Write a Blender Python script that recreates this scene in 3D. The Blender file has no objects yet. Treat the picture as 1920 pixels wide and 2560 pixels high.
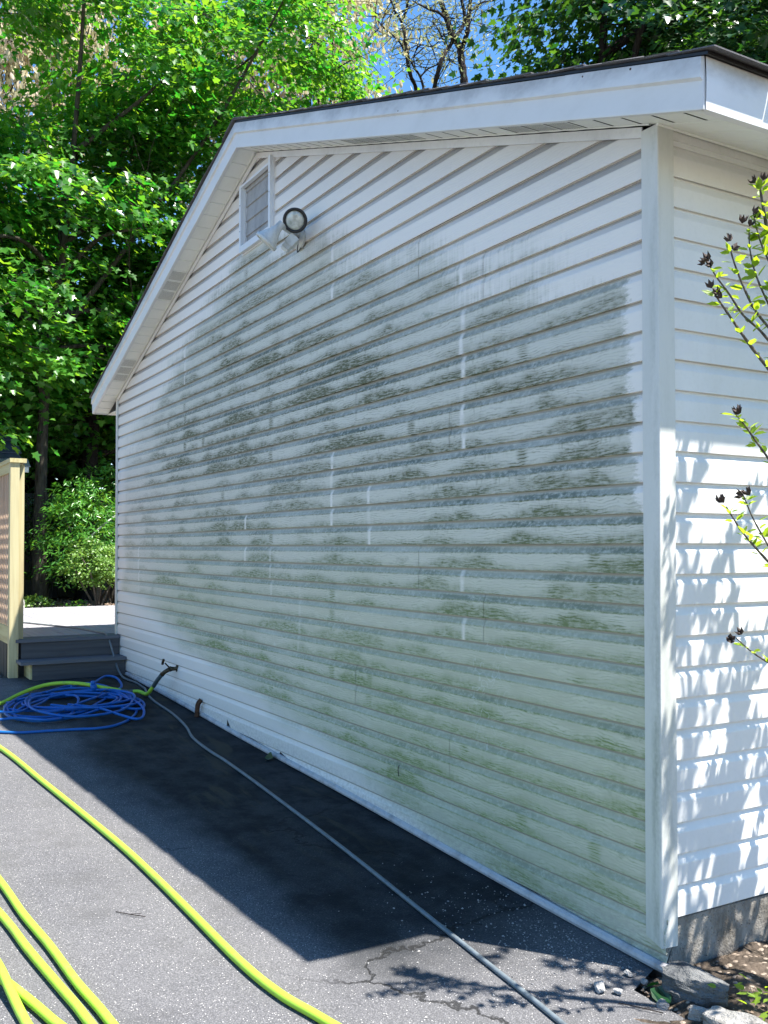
import bpy, bmesh, math, random
import numpy as np
from mathutils import Vector, Matrix, Quaternion
R_ = math.radians
random.seed(7); rng = np.random.default_rng(7)
S = bpy.context.scene
COL = S.collection

# ---------------------------------------------------------------- camera, sky, sun, exposure
cd = bpy.data.cameras.new("camera"); cam = bpy.data.objects.new("camera", cd); COL.objects.link(cam)
CAM = Vector((2.2144, -2.3465, -0.0120))
F = Vector((-0.86322, 0.50437, 0.02136)); Rt = Vector((0.504489, 0.863418, 0.00006)); Up = Vector((0.018411, -0.010832, 0.999772))
m = Matrix(((Rt.x, Up.x, -F.x, CAM.x), (Rt.y, Up.y, -F.y, CAM.y), (Rt.z, Up.z, -F.z, CAM.z), (0, 0, 0, 1)))
cam.matrix_world = m
cd.sensor_fit = 'VERTICAL'; cd.sensor_height = 24.0; cd.sensor_width = 18.0
cd.lens = 24.0 * 2393.05 / 2560; cd.shift_y = 36.66 / 2560; cd.clip_start = 0.05; cd.clip_end = 600
S.camera = cam
S.view_settings.view_transform = 'Standard'; S.view_settings.look = 'None'
S.view_settings.exposure = 1.52; S.view_settings.gamma = 1.0
S.view_settings.use_curve_mapping = False
SUN = Vector((0.943, 0.792, 2.70)).normalized()
sun_el = math.asin(SUN.z); sun_az = math.atan2(SUN.x, SUN.y)
W = bpy.data.worlds.new("World"); S.world = W; W.use_nodes = True
wn = W.node_tree; wn.nodes.clear()
sky = wn.nodes.new('ShaderNodeTexSky'); sky.sky_type = 'NISHITA'; sky.sun_disc = False
sky.sun_elevation = sun_el; sky.sun_rotation = sun_az; sky.air_density = 1.0; sky.dust_density = 0.0; sky.ozone_density = 2.5; sky.altitude = 0
bg = wn.nodes.new('ShaderNodeBackground'); bg.inputs[1].default_value = 0.098
wo = wn.nodes.new('ShaderNodeOutputWorld')
hs = wn.nodes.new('ShaderNodeHueSaturation'); hs.inputs['Saturation'].default_value = 1.22; wn.links.new(sky.outputs[0], hs.inputs['Color']); wn.links.new(hs.outputs[0], bg.inputs[0]); wn.links.new(bg.outputs[0], wo.inputs[0])
sl = bpy.data.lights.new("sun", 'SUN'); sl.energy = 5.0; sl.angle = R_(0.53); sl.color = (1.0, 0.955, 0.88)
so = bpy.data.objects.new("sun", sl); COL.objects.link(so); so.rotation_euler = SUN.to_track_quat('Z', 'Y').to_euler(); so.location = (4, 4, 20)

# ---------------------------------------------------------------- helpers
def mesh_obj(name, verts, faces, mat, parent=None, smooth=False, kind=None):
    me = bpy.data.meshes.new(name); me.from_pydata([tuple(v) for v in verts], [], faces); me.update()
    if smooth: me.polygons.foreach_set('use_smooth', [True] * len(me.polygons))
    me.materials.append(mat)
    return link(name, me, parent, kind)
def link(name, me, parent=None, kind=None):
    o = bpy.data.objects.new(name, me); COL.objects.link(o)
    if parent:
        o.parent = parent
        p = parent; off = Vector((0, 0, 0))
        while p: off += p.location; p = p.parent
        o.location = -off
    if kind: o['kind'] = kind
    return o
def thing(name, label, cat, loc=(0, 0, 0), group=None):
    o = bpy.data.objects.new(name, None); COL.objects.link(o); o.location = loc; o.empty_display_size = .1
    o['label'] = label; o['category'] = cat
    if group: o['group'] = group
    return o
def tag(o, label, cat, group=None):
    o['label'] = label; o['category'] = cat
    if group: o['group'] = group
    return o
class MB:
    def __init__(s): s.v = []; s.f = []
    def add(s, v, f):
        n = len(s.v); s.v += [tuple(p) for p in v]; s.f += [tuple(i + n for i in q) for q in f]
    def box(s, a, b):
        x0, y0, z0 = a; x1, y1, z1 = b
        s.add([(x0, y0, z0), (x1, y0, z0), (x1, y1, z0), (x0, y1, z0), (x0, y0, z1), (x1, y0, z1), (x1, y1, z1), (x0, y1, z1)],
              [(0, 3, 2, 1), (4, 5, 6, 7), (0, 1, 5, 4), (1, 2, 6, 5), (2, 3, 7, 6), (3, 0, 4, 7)])
    def obox(s, c, ax, ay, az):   # centre and three half-axis vectors
        c = Vector(c); ax = Vector(ax); ay = Vector(ay); az = Vector(az)
        v = [c + i * ax + j * ay + k * az for k in (-1, 1) for j in (-1, 1) for i in (-1, 1)]
        s.add(v, [(0, 2, 3, 1), (4, 5, 7, 6), (0, 1, 5, 4), (1, 3, 7, 5), (3, 2, 6, 7), (2, 0, 4, 6)])
    def tube(s, pts, rad, n=8, caps=True):
        pts = [Vector(p) for p in pts]; rad = rad if isinstance(rad, (list, tuple)) else [rad] * len(pts)
        rings = []; up = None
        for i, p in enumerate(pts):
            t = (pts[min(i + 1, len(pts) - 1)] - pts[max(i - 1, 0)]).normalized()
            if up is None: up = t.orthogonal().normalized()
            up = (up - t * up.dot(t)); up = up.normalized() if up.length > 1e-6 else t.orthogonal().normalized()
            w = t.cross(up)
            rings.append([p + rad[i] * (math.cos(a) * up + math.sin(a) * w) for a in [2 * math.pi * k / n for k in range(n)]])
        v = [q for r in rings for q in r]; f = []
        for i in range(len(rings) - 1):
            for k in range(n):
                f.append((i * n + k, i * n + (k + 1) % n, (i + 1) * n + (k + 1) % n, (i + 1) * n + k))
        if caps: f.append(tuple(range(n))[::-1]); f.append(tuple((len(rings) - 1) * n + k for k in range(n)))
        s.add(v, f)
    def lathe(s, origin, axis, prof, n=24):   # prof: (dist along axis, radius)
        origin = Vector(origin); axis = Vector(axis).normalized(); u = axis.orthogonal().normalized(); w = axis.cross(u)
        v = []; f = []
        for d, r in prof:
            for k in range(n):
                a = 2 * math.pi * k / n; v.append(origin + axis * d + (math.cos(a) * u + math.sin(a) * w) * r)
        for i in range(len(prof) - 1):
            for k in range(n): f.append((i * n + k, i * n + (k + 1) % n, (i + 1) * n + (k + 1) % n, (i + 1) * n + k))
        f.append(tuple(range(n))[::-1]); f.append(tuple((len(prof) - 1) * n + k for k in range(n)))
        s.add(v, f)
    def build(s, name, mat, parent=None, smooth=False, kind=None):
        return mesh_obj(name, s.v, s.f, mat, parent, smooth, kind)
def spline(pts, sub=6, closed=False):
    P = [Vector(p) for p in pts]; out = []; n = len(P)
    for i in range(n - 1):
        p0 = P[max(i - 1, 0)]; p1 = P[i]; p2 = P[i + 1]; p3 = P[min(i + 2, n - 1)]
        for k in range(sub):
            t = k / sub
            out.append(0.5 * ((2 * p1) + (p2 - p0) * t + (2 * p0 - 5 * p1 + 4 * p2 - p3) * t * t + (3 * p1 - p0 - 3 * p2 + p3) * t ** 3))
    out.append(P[-1]); return out

# ---- node helpers
class G:
    def __init__(s, name, tex=True):
        s.m = bpy.data.materials.new(name); s.m.use_nodes = True; s.t = s.m.node_tree; s.t.nodes.clear()
        s.out = s.t.nodes.new('ShaderNodeOutputMaterial')
    def n(s, ty, **kw):
        nd = s.t.nodes.new(ty)
        for k, v in kw.items(): setattr(nd, k, v)
        return nd
    def set(s, sock, v):
        if isinstance(v, bpy.types.NodeSocket): s.t.links.new(v, sock)
        elif isinstance(v, (tuple, list)) and len(v) == 3 and sock.type == 'RGBA': sock.default_value = (*v, 1)
        else: sock.default_value = v
    def M(s, op, a, b=0.0, c=0.0, clamp=False):
        nd = s.n('ShaderNodeMath', operation=op, use_clamp=clamp)
        s.set(nd.inputs[0], a); s.set(nd.inputs[1], b); s.set(nd.inputs[2], c); return nd.outputs[0]
    def add(s, a, b): return s.M('ADD', a, b)
    def mul(s, a, b, *r):
        o = s.M('MULTIPLY', a, b)
        for q in r: o = s.M('MULTIPLY', o, q)
        return o
    def ss(s, x, a, b):   # smoothstep a->b gives 0->1 (a may exceed b)
        nd = s.n('ShaderNodeMapRange', interpolation_type='SMOOTHSTEP')
        if a < b: lo, hi, t0, t1 = a, b, 0., 1.
        else: lo, hi, t0, t1 = b, a, 1., 0.
        s.set(nd.inputs[0], x); s.set(nd.inputs[1], lo); s.set(nd.inputs[2], hi); s.set(nd.inputs[3], t0); s.set(nd.inputs[4], t1)
        return nd.outputs[0]
    def pos(s): return s.n('ShaderNodeNewGeometry').outputs['Position']
    def xyz(s, v):
        nd = s.n('ShaderNodeSeparateXYZ'); s.set(nd.inputs[0], v); return nd.outputs
    def vec(s, x, y, z):
        nd = s.n('ShaderNodeCombineXYZ'); s.set(nd.inputs[0], x); s.set(nd.inputs[1], y); s.set(nd.inputs[2], z); return nd.outputs[0]
    def scale(s, v, sc, off=(0, 0, 0)):
        nd = s.n('ShaderNodeMapping'); s.set(nd.inputs[0], v); nd.inputs[3].default_value = sc; nd.inputs[1].default_value = off; return nd.outputs[0]
    def noise(s, v, sc=1.0, det=3.0, rough=.55, dist=0.0, color=False):
        nd = s.n('ShaderNodeTexNoise'); s.set(nd.inputs['Vector'], v); s.set(nd.inputs['Scale'], sc)
        s.set(nd.inputs['Detail'], det); s.set(nd.inputs['Roughness'], rough); s.set(nd.inputs['Distortion'], dist)
        return nd.outputs['Color' if color else 'Fac']
    def voro(s, v, sc=1.0, feat='F1', out='Distance', rnd=1.0):
        nd = s.n('ShaderNodeTexVoronoi', feature=feat); s.set(nd.inputs['Vector'], v); s.set(nd.inputs['Scale'], sc); s.set(nd.inputs['Randomness'], rnd); return nd.outputs[out]
    def white(s, v, out='Value'):
        nd = s.n('ShaderNodeTexWhiteNoise', noise_dimensions='3D'); s.set(nd.inputs['Vector'], v); return nd.outputs[out]
    def mix(s, f, a, b, mode='MIX'):
        nd = s.n('ShaderNodeMix', data_type='RGBA', blend_type=mode); s.set(nd.inputs[0], f); s.set(nd.inputs[6], a); s.set(nd.inputs[7], b); return nd.outputs[2]
    def ramp(s, f, st):
        nd = s.n('ShaderNodeValToRGB'); s.set(nd.inputs[0], f); e = nd.color_ramp.elements
        while len(e) < len(st): e.new(0.5)
        for q, (p, c) in zip(e, st): q.position = p; q.color = (*c, 1)
        return nd.outputs[0]
    def bump(s, h, st=.3, d=.01, nrm=None):
        nd = s.n('ShaderNodeBump'); s.set(nd.inputs['Height'], h); nd.inputs['Strength'].default_value = st; nd.inputs['Distance'].default_value = d
        if nrm: s.set(nd.inputs['Normal'], nrm)
        return nd.outputs[0]
    def pbr(s, col, rough=.5, metal=0., spec=.5, nrm=None, coat=0., **kw):
        b = s.n('ShaderNodeBsdfPrincipled'); s.set(b.inputs['Base Color'], col); s.set(b.inputs['Roughness'], rough)
        s.set(b.inputs['Metallic'], metal); s.set(b.inputs['Specular IOR Level'], spec); s.set(b.inputs['Coat Weight'], coat)
        if nrm: s.set(b.inputs['Normal'], nrm)
        for k, v in kw.items(): s.set(b.inputs[k.replace('_', ' ')], v)
        return b.outputs[0]
    def done(s, sh): s.t.links.new(sh, s.out.inputs[0]); return s.m

# ---------------------------------------------------------------- constants of the place
CW = .1016                     # height of one siding course
XC, ZPK, SL = -3.38, 2.49, .333
XL, XR, YB = -6.74, -.02, 7.0
def rake(x): return ZPK - SL * abs(x - XC)
def gz(x): return -1.383 - .0355 * x if x > -6.7 else -1.145 + (-.93 + 1.145) * min(1, (-6.7 - x) / 4.3)
DZ = -.82                      # deck level

# ---------------------------------------------------------------- materials
def mat_siding():
    g = G("vinyl_siding_algae"); p = g.pos(); X, Y, Z = g.xyz(p)
    kz = g.M('DIVIDE', Z, CW); fr = g.M('FRACT', g.add(kz, 100.0)); ki = g.M('FLOOR', kz)
    s_ = X
    rk = g.M('SUBTRACT', ZPK, g.mul(g.M('ABSOLUTE', g.M('SUBTRACT', X, XC)), SL)); dr = g.M('SUBTRACT', rk, Z)
    hk = g.white(g.vec(ki, 0., 0.)); hk2 = g.white(g.vec(ki, 7., 3.))
    # noises: long along the board, decorrelated course by course
    pb = g.vec(g.add(X, g.mul(hk, 37.)), Y, g.mul(ki, 5.3))
    nL = g.noise(g.scale(pb, (.85, 1, 1)), 1.0, 3., .5)
    nM = g.noise(g.scale(p, (6., 6., 24.)), 1.0, 5., .65)
    nF = g.noise(g.scale(p, (38., 38., 60.)), 1.0, 4., .7)
    nV = g.noise(g.scale(p, (55., 55., 5.)), 1.0, 3., .6)
    nB = g.noise(g.scale(p, (.55, .55, .9)), 1.0, 2., .5)
    # envelope of the stained area
    top = g.ss(g.add(dr, g.add(g.mul(g.M('SUBTRACT', nL, .5), .85), g.add(g.mul(g.M('SUBTRACT', nM, .5), .30), g.mul(g.M('SUBTRACT', nV, .5), .30)))), .44, .70)
    topfull = g.ss(g.add(dr, g.mul(g.M('SUBTRACT', nL, .5), .6)), .65, 1.5)
    lowz = g.M('MAXIMUM', g.add(g.mul(X, -.135), -1.56), g.add(g.mul(X, -.165), -1.585))
    low = g.ss(g.add(g.M('SUBTRACT', Z, lowz), g.mul(g.M('SUBTRACT', nL, .5), .35)), .0, .20)
    lft = g.ss(g.add(X, g.mul(g.M('SUBTRACT', nL, .5), .9)), -6.55, -4.6)
    lft = g.add(g.mul(lft, .55), g.mul(g.ss(g.add(X, g.mul(nL, .5)), -6.35, -6.1), .45))
    rgt_m = g.add(-.15, g.mul(g.ss(Z, .3, -.2), .12))
    rgt = g.ss(g.M('SUBTRACT', g.add(g.add(X, g.mul(hk, .07, g.ss(Z, -.1, .4))), g.mul(g.noise(g.scale(p, (20., 20., 60.)), 1.0, 5., .7), .16)), rgt_m), .125, .085)
    env = g.mul(top, low, lft, rgt)
    # studs: narrow clean or dark bars
    su = g.M('DIVIDE', g.add(X, g.mul(g.M('SUBTRACT', hk2, .5), .02)), .4064)
    sf = g.M('ABSOLUTE', g.M('SUBTRACT', g.M('FRACT', g.add(su, 100.3)), .5)); si = g.M('FLOOR', g.add(su, 100.3))
    k2 = g.M('FLOOR', g.M('DIVIDE', g.add(ki, g.mul(si, 1.7)), 4.0))
    hs = g.white(g.vec(si, k2, 1.)); hs2 = g.white(g.vec(si, ki, 4.))
    gap = g.mul(g.ss(g.add(sf, g.mul(nM, .07)), .095, .045), g.ss(hs, .87, .93), g.ss(hs2, .30, .45))
    dk = g.mul(g.ss(sf, .12, .02), g.ss(hs2, .70, .78), g.ss(hs, .64, .58))
    # where on the board
    pg = g.vec(g.add(X, g.mul(hk, 37.)), Y, g.mul(Z, 1.0))
    nG = g.noise(g.scale(pg, (16., 16., 130.)), 1.0, 4., .65)          # fine streaks along the board
    nD = g.noise(g.scale(p, (42., 42., 9.)), 1.0, 4., .65)             # drips
    nL2 = g.noise(g.scale(pb, (1.7, 1, 1), (3, 0, 0)), 1.0, 2.5, .55)
    reach = g.add(.06, g.mul(g.ss(nL2, .38, .72), .55))                # how far the growth climbs up from the lip
    gb = g.mul(g.ss(g.M('SUBTRACT', g.add(fr, g.add(g.mul(g.M('SUBTRACT', nD, .5), .26), g.mul(g.M('SUBTRACT', nG, .5), .22))), reach), .24, -.16), g.ss(g.add(nL, g.mul(nM, .25)), .36, .62))
    gb = g.mul(gb, g.add(.42, g.mul(g.ss(nG, .36, .62), .6)), g.add(.55, g.mul(g.ss(nL2, .35, .65), .5)))
    slope_ = g.mul(g.ss(fr, .64, .69), g.ss(g.add(fr, g.mul(g.M('SUBTRACT', nD, .5), .16)), .97, .82))
    gs = g.mul(slope_, g.add(.50, g.mul(g.ss(nL2, .35, .65), .65)), g.ss(g.add(nF, g.mul(nM, .5)), .45, .85))
    ge = g.mul(g.ss(g.M('ABSOLUTE', g.M('SUBTRACT', g.add(fr, g.mul(g.M('SUBTRACT', nD, .5), .09)), .665)), .07, .0), g.ss(g.add(nL2, g.mul(nM, .4)), .42, .66))
    wr = g.noise(g.scale(pg, (3.4, 1., 9.)), 1.0, 4., .6)
    grain = g.M('SINE', g.add(g.mul(Z, 560.), g.mul(wr, 46.)))
    grain = g.add(grain, g.mul(g.M('SUBTRACT', nG, .5), 4.5))
    gg = g.ss(grain, .0, 1.5)
    face = g.ss(fr, .70, .62)
    gf = g.mul(face, gg, g.add(.12, g.mul(g.ss(nM, .36, .66), .95)))
    gv = g.mul(g.ss(nD, .50, .66), g.ss(nL2, .42, .62), face, g.ss(Z, -.6, .4))
    film = g.mul(g.ss(Z, .45, -.6), g.add(.40, g.mul(g.ss(nB, .35, .65), .55)))
    par = g.add(.72, g.mul(hk, .38))
    keep = g.M('SUBTRACT', 1.0, g.mul(gap, g.add(.35, g.mul(g.ss(nM, .3, .6), .65))))
    gr = g.ss(nF, .25, .70)
    D = g.M('MAXIMUM', g.mul(gb, g.add(.55, g.mul(gr, .5))), g.mul(gs, .80)); D = g.M('MAXIMUM', D, g.mul(ge, .65, g.add(.4, gr)))
    D = g.M('MAXIMUM', D, g.mul(dk, g.add(.35, g.mul(gg, .45)))); D = g.M('MAXIMUM', D, g.mul(gv, .42)); boost = g.add(.92, g.mul(g.ss(dr, .45, .85), g.ss(dr, 2.1, 1.2), .35)); D = g.mul(g.add(g.mul(D, 1.10), g.mul(gf, .50)), boost)
    D = g.M('MULTIPLY', g.mul(D, env, keep, par), g.add(.65, g.mul(topfull, .4)), clamp=True)
    Fm = g.M('MULTIPLY', g.mul(film, env), g.add(.45, g.mul(keep, .55)), clamp=True)
    clean = g.mix(g.mul(g.noise(p, 2.2, 3.), .25), (.80, .765, .715), (.69, .665, .625))
    grimy = g.mix(g.ss(Z, .5, -.9), (.120, .130, .075), (.20, .265, .105))
    grimy = g.mix(g.mul(g.ss(fr, .64, .72), .85), grimy, g.mix(g.ss(Z, .4, -.6), (.15, .18, .160), (.24, .27, .195)))
    pale = g.mix(g.ss(Z, .6, -.6), (.55, .57, .47), (.49, .515, .385))
    c = g.mix(Fm, clean, pale)
    c = g.mix(g.M('MULTIPLY', g.mul(env, keep), .56), c, g.mix(g.ss(Z, .5, -.7), (.43, .445, .36), g.mix(g.ss(nM, .35, .65), (.42, .435, .325), (.56, .575, .46))))
    c = g.mix(D, c, grimy)
    c = g.mix(g.mul(g.ss(fr, .885, .935), .72), c, (.225, .215, .20))  # grey-brown band paints the shadow gap under each lip
    # heavy green patches and drip marks
    gp = g.mul(g.ss(g.noise(g.scale(p, (3.2, 3.2, 9.), (4, 2, 9)), 1.0, 4., .6), .62, .74), env, g.ss(nF, .3, .6), keep)
    c = g.mix(g.mul(gp, .50), c, (.085, .135, .06))
    # soot under the soffit and behind the lamp, then painted soffit shade
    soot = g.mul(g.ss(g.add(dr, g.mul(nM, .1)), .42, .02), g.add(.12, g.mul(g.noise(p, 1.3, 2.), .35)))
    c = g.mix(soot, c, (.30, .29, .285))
    shelf_shade = g.mul(g.ss(fr, .66, .72), g.ss(g.add(dr, g.mul(g.M('SUBTRACT', nL, .5), .2)), .60, .12), .62)  # soffit shade painted onto the sloped strips of the upper courses
    c = g.mix(shelf_shade, c, (.215, .205, .205))
    # grey dust streaks near ground
    dust = g.mul(g.ss(g.M('SUBTRACT', Z, g.add(g.mul(X, -.0355), -1.383)), .22, .0), g.ss(nF, .35, .7), .45)
    c = g.mix(dust, c, (.30, .27, .24))
    # worm shaped scratches where the film is rubbed off
    wv = g.M('ABSOLUTE', g.M('SUBTRACT', g.noise(g.scale(p, (9., 9., 9.), (3, 1, 2)), 1.0, 1.5, .5, .8), .5))
    wm = g.mul(g.ss(wv, .010, .003), g.ss(g.noise(g.scale(p, (1.7, 1.7, 1.7), (9, 9, 4)), 1.0, 1.), .60, .64), g.ss(Z, -.2, -.5), env)
    c = g.mix(g.mul(wm, .4), c, (.66, .69, .64))
    h = g.add(g.mul(grain, .5), g.mul(nF, .5))
    bm = g.bump(h, .16, .0012)
    bm = g.bump(g.noise(g.scale(p, (2.2, 2.2, 6.)), 1.0, 2.), .35, .012, bm)
    return g.done(g.pbr(c, g.add(.42, g.mul(D, .35)), nrm=bm, spec=.35))
def mat_vinyl(name, col=(.74, .74, .725), dirt=.25, dcol=(.33, .34, .31), rough=.42, sc=3.0, vert=True, bumps=.12):
    g = G(name); p = g.pos()
    a = g.noise(g.scale(p, (sc, sc, sc * (.35 if vert else 1))), 1.0, 5., .62); b = g.noise(p, 60., 3., .6)
    f = g.add(g.ss(a, .42, .78), g.mul(g.ss(b, .45, .75), .35))
    c = g.mix(g.M('MULTIPLY', f, dirt, clamp=True), col, dcol)
    return g.done(g.pbr(c, rough, nrm=g.bump(g.noise(g.scale(p, (3, 3, 3)), 1.0, 2.), bumps, .01), spec=.4))
def mat_post():
    g = G("corner_post_vinyl"); p = g.pos(); X, Y, Z = g.xyz(p)
    a = g.noise(g.scale(p, (16., 16., 2.2)), 1.0, 5., .65); b = g.noise(g.scale(p, (90, 90, 60)), 1.0, 3.)
    fr = g.ss(X, -.012, -.03)        # weathered more on the gable side
    edge = g.ss(g.M('ABSOLUTE', g.add(X, .03)), .03, .0)
    lo = g.ss(Z, .5, -1.2)
    f = g.mul(g.ss(g.add(a, g.mul(b, .25)), .50, .85), g.add(.35, g.mul(lo, .5)), g.add(.3, g.mul(edge, .7)))
    c = g.mix(g.mul(lo, fr, .5), (.61, .615, .585), (.49, .53, .45))
    c = g.mix(f, c, (.20, .23, .18))
    return g.done(g.pbr(c, .48, nrm=g.bump(g.noise(g.scale(p, (8, 8, 1.5)), 1.0, 3.), .25, .006), spec=.4))
def mat_fascia():
    g = G("aluminium_fascia"); p = g.pos(); X, Y, Z = g.xyz(p)
    h = g.M('SUBTRACT', Z, g.M('SUBTRACT', ZPK, g.mul(g.M('ABSOLUTE', g.M('SUBTRACT', X, XC)), SL)))
    a = g.noise(g.scale(p, (5., 5., 9.)), 1.0, 5., .65); b = g.noise(g.scale(p, (60, 60, 60)), 1.0, 3.)
    f = g.mul(g.ss(g.add(h, g.mul(g.M('SUBTRACT', a, .5), .16)), .075, .175), g.add(.35, g.mul(b, .6)))
    c = g.mix(g.mul(g.ss(a, .4, .8), .35), (.68, .685, .68), (.54, .54, .52)); c = g.mix(g.M('MULTIPLY', f, .80, clamp=True), c, (.25, .245, .245))
    return g.done(g.pbr(c, .38, nrm=g.bump(g.noise(g.scale(p, (2.5, 2.5, 2.5)), 1.0, 2.), .3, .012), spec=.5))
def mat_asphalt():
    g = G("asphalt_aggregate"); p = g.pos(); X, Y, Z = g.xyz(p)
    cell = g.voro(p, 175., out='Color'); d = g.voro(p, 175.)
    r, gg_, b_ = g.xyz(cell)
    big = g.noise(p, 1.3, 5., .6); med = g.noise(p, 9., 4., .6)
    base = g.mix(g.ss(big, .3, .7), (.108, .108, .114), (.142, .140, .143))
    stone = g.mix(r, (.10, .098, .103), (.225, .22, .227))
    c = g.mix(g.mul(g.ss(d, .55, .30), .75), base, stone)
    c = g.mix(g.mul(g.ss(gg_, .90, .96), g.ss(d, .42, .25)), c, (.52, .50, .48))
    c = g.mix(g.mul(g.ss(d, .52, .72), .5), c, (.05, .05, .052))
    c = g.mix(g.mul(g.ss(g.voro(p, 46.), .12, .05), .45), c, (.42, .41, .39))
    c = g.mix(g.mul(g.ss(g.noise(p, 3.1, 6., .65), .50, .72), .45), c, (.075, .074, .073))
    # damp, silty strip at the wall foot, plus house shade painted dark, ragged edge
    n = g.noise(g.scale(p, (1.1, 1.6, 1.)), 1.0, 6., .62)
    wet_shade = g.mul(g.ss(g.add(Y, g.mul(g.M('SUBTRACT', n, .5), .8)), -1.06, -.72), g.ss(Y, .2, .0), g.ss(g.add(X, g.mul(n, .9)), .35, -.35))
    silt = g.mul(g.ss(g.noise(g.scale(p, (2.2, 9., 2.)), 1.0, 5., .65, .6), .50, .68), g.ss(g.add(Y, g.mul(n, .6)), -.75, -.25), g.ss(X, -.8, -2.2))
    c = g.mix(g.mul(wet_shade, g.add(.76, g.mul(g.ss(g.noise(p, 5., 5., .7), .35, .65), .24))), c, (.008, .011, .014)); c = g.mix(g.mul(silt, .75), c, (.060, .052, .036))
    # old cracks
    q = g.add(p, 0) if False else p
    nd = g.n('ShaderNodeVectorMath', operation='ADD'); g.set(nd.inputs[0], p)
    nn = g.n('ShaderNodeVectorMath', operation='SCALE'); g.set(nn.inputs[0], g.noise(p, 3.2, 5., .65, 0., True)); nn.inputs['Scale'].default_value = .38
    g.t.links.new(nn.outputs[0], nd.inputs[1])
    ed = g.voro(g.scale(nd.outputs[0], (.62, .62, .62), (.35, .1, 0)), 1.0, 'DISTANCE_TO_EDGE')
    crk = g.mul(g.ss(ed, .0075, .002), g.ss(g.noise(p, 1.1, 2., .5), .50, .58), g.add(.12, g.mul(g.ss(Y, -1.15, -.95), .85)))
    c = g.mix(g.mul(crk, .85), c, (.012, .012, .012))
    h = g.add(g.mul(g.ss(d, .62, .15), 1.0), g.mul(g.M('SUBTRACT', 1.0, crk), 2.0))
    rough = g.add(.92, g.mul(wet_shade, -.15))
    return g.done(g.pbr(c, rough, nrm=g.bump(h, .65, .0025), spec=.18))
def mat_soil(name, a=(.055, .043, .032), b=(.16, .125, .09), sc=14., chips=True):
    g = G(name); p = g.pos(); n = g.noise(p, sc, 6., .7); v = g.voro(p, 55., out='Color'); d = g.voro(p, 55.)
    r, q, w = g.xyz(v)
    c = g.mix(g.ss(n, .3, .7), a, b)
    if chips: c = g.mix(g.mul(g.ss(r, .72, .85), g.ss(d, .6, .35), .8), c, (.36, .29, .23))
    return g.done(g.pbr(c, .95, nrm=g.bump(g.add(n, g.mul(d, -.6)), .9, .02), spec=.2))
def mat_simple(name, col, rough=.5, metal=0., spec=.5, var=.15, sc=20., bm=.1, coat=0., bd=.002):
    g = G(name); p = g.pos(); n = g.noise(p, sc, 4., .6)
    dk = tuple(c * (1 - 2.2 * var) for c in col)
    return g.done(g.pbr(g.mix(g.ss(n, .35, .75), col, dk), rough, metal, spec, g.bump(n, bm, bd), coat))
def mat_wood(name, a, b, along='Z', rough=.65, knots=True):
    g = G(name); p = g.pos()
    sc = {'Z': (34., 34., 1.6), 'X': (1.6, 34., 34.), 'Y': (34., 1.6, 34.)}[along]
    n = g.noise(g.scale(p, sc), 1.0, 5., .6, .6); n2 = g.noise(g.scale(p, tuple(q * .35 for q in sc)), 1.0, 3., .5, 1.2)
    c = g.mix(g.ss(g.add(g.mul(n, .6), g.mul(n2, .5)), .38, .72), a, b)
    if knots:
        kn = g.voro(g.scale(p, tuple(max(2.2, q * .12) for q in sc)), 1.0); c = g.mix(g.mul(g.ss(kn, .13, .07), .6), c, tuple(q * .35 for q in b))
    return g.done(g.pbr(c, rough, nrm=g.bump(n, .3, .003), spec=.3))
def mat_leaf(name, c1, c2, t1, t2, mixf=.45, rough=.38, coat=.0):
    g = G(name); at = g.n('ShaderNodeAttribute', attribute_name='rnd'); r = at.outputs['Fac']
    r2 = g.M('FRACT', g.mul(r, 7.31))
    col = g.mix(r, c1, c2); tr = g.mix(r2, t1, t2)
    a = g.pbr(col, rough, spec=.55)
    t = g.n('ShaderNodeBsdfTranslucent'); g.set(t.inputs[0], tr)
    mx = g.n('ShaderNodeMixShader'); g.set(mx.inputs[0], mixf); g.t.links.new(a, mx.inputs[1]); g.t.links.new(t.outputs[0], mx.inputs[2])
    return g.done(mx.outputs[0])
def mat_bark(name, a, b, sc=(9, 9, 2.5)):
    g = G(name); p = g.pos(); n = g.noise(g.scale(p, sc), 2.0, 6., .7); v = g.voro(g.scale(p, sc), 2.5)
    return g.done(g.pbr(g.mix(g.ss(n, .3, .7), a, b), .95, nrm=g.bump(g.add(n, v), .8, .03), spec=.15))
def mat_rock(name, a, b):
    g = G(name); p = g.pos(); n = g.noise(p, 7., 6., .7); n2 = g.noise(g.scale(p, (8, 14, 40)), 1.0, 5., .6)
    c = g.mix(g.ss(n, .3, .7), a, b); c = g.mix(g.mul(g.ss(n2, .56, .68), .6), c, tuple(q * .35 for q in a))
    return g.done(g.pbr(c, .85, nrm=g.bump(g.add(g.mul(n, 1.5), g.add(n2, g.mul(g.noise(p, 60., 4., .7), .5))), 1., .03), spec=.25))

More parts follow.
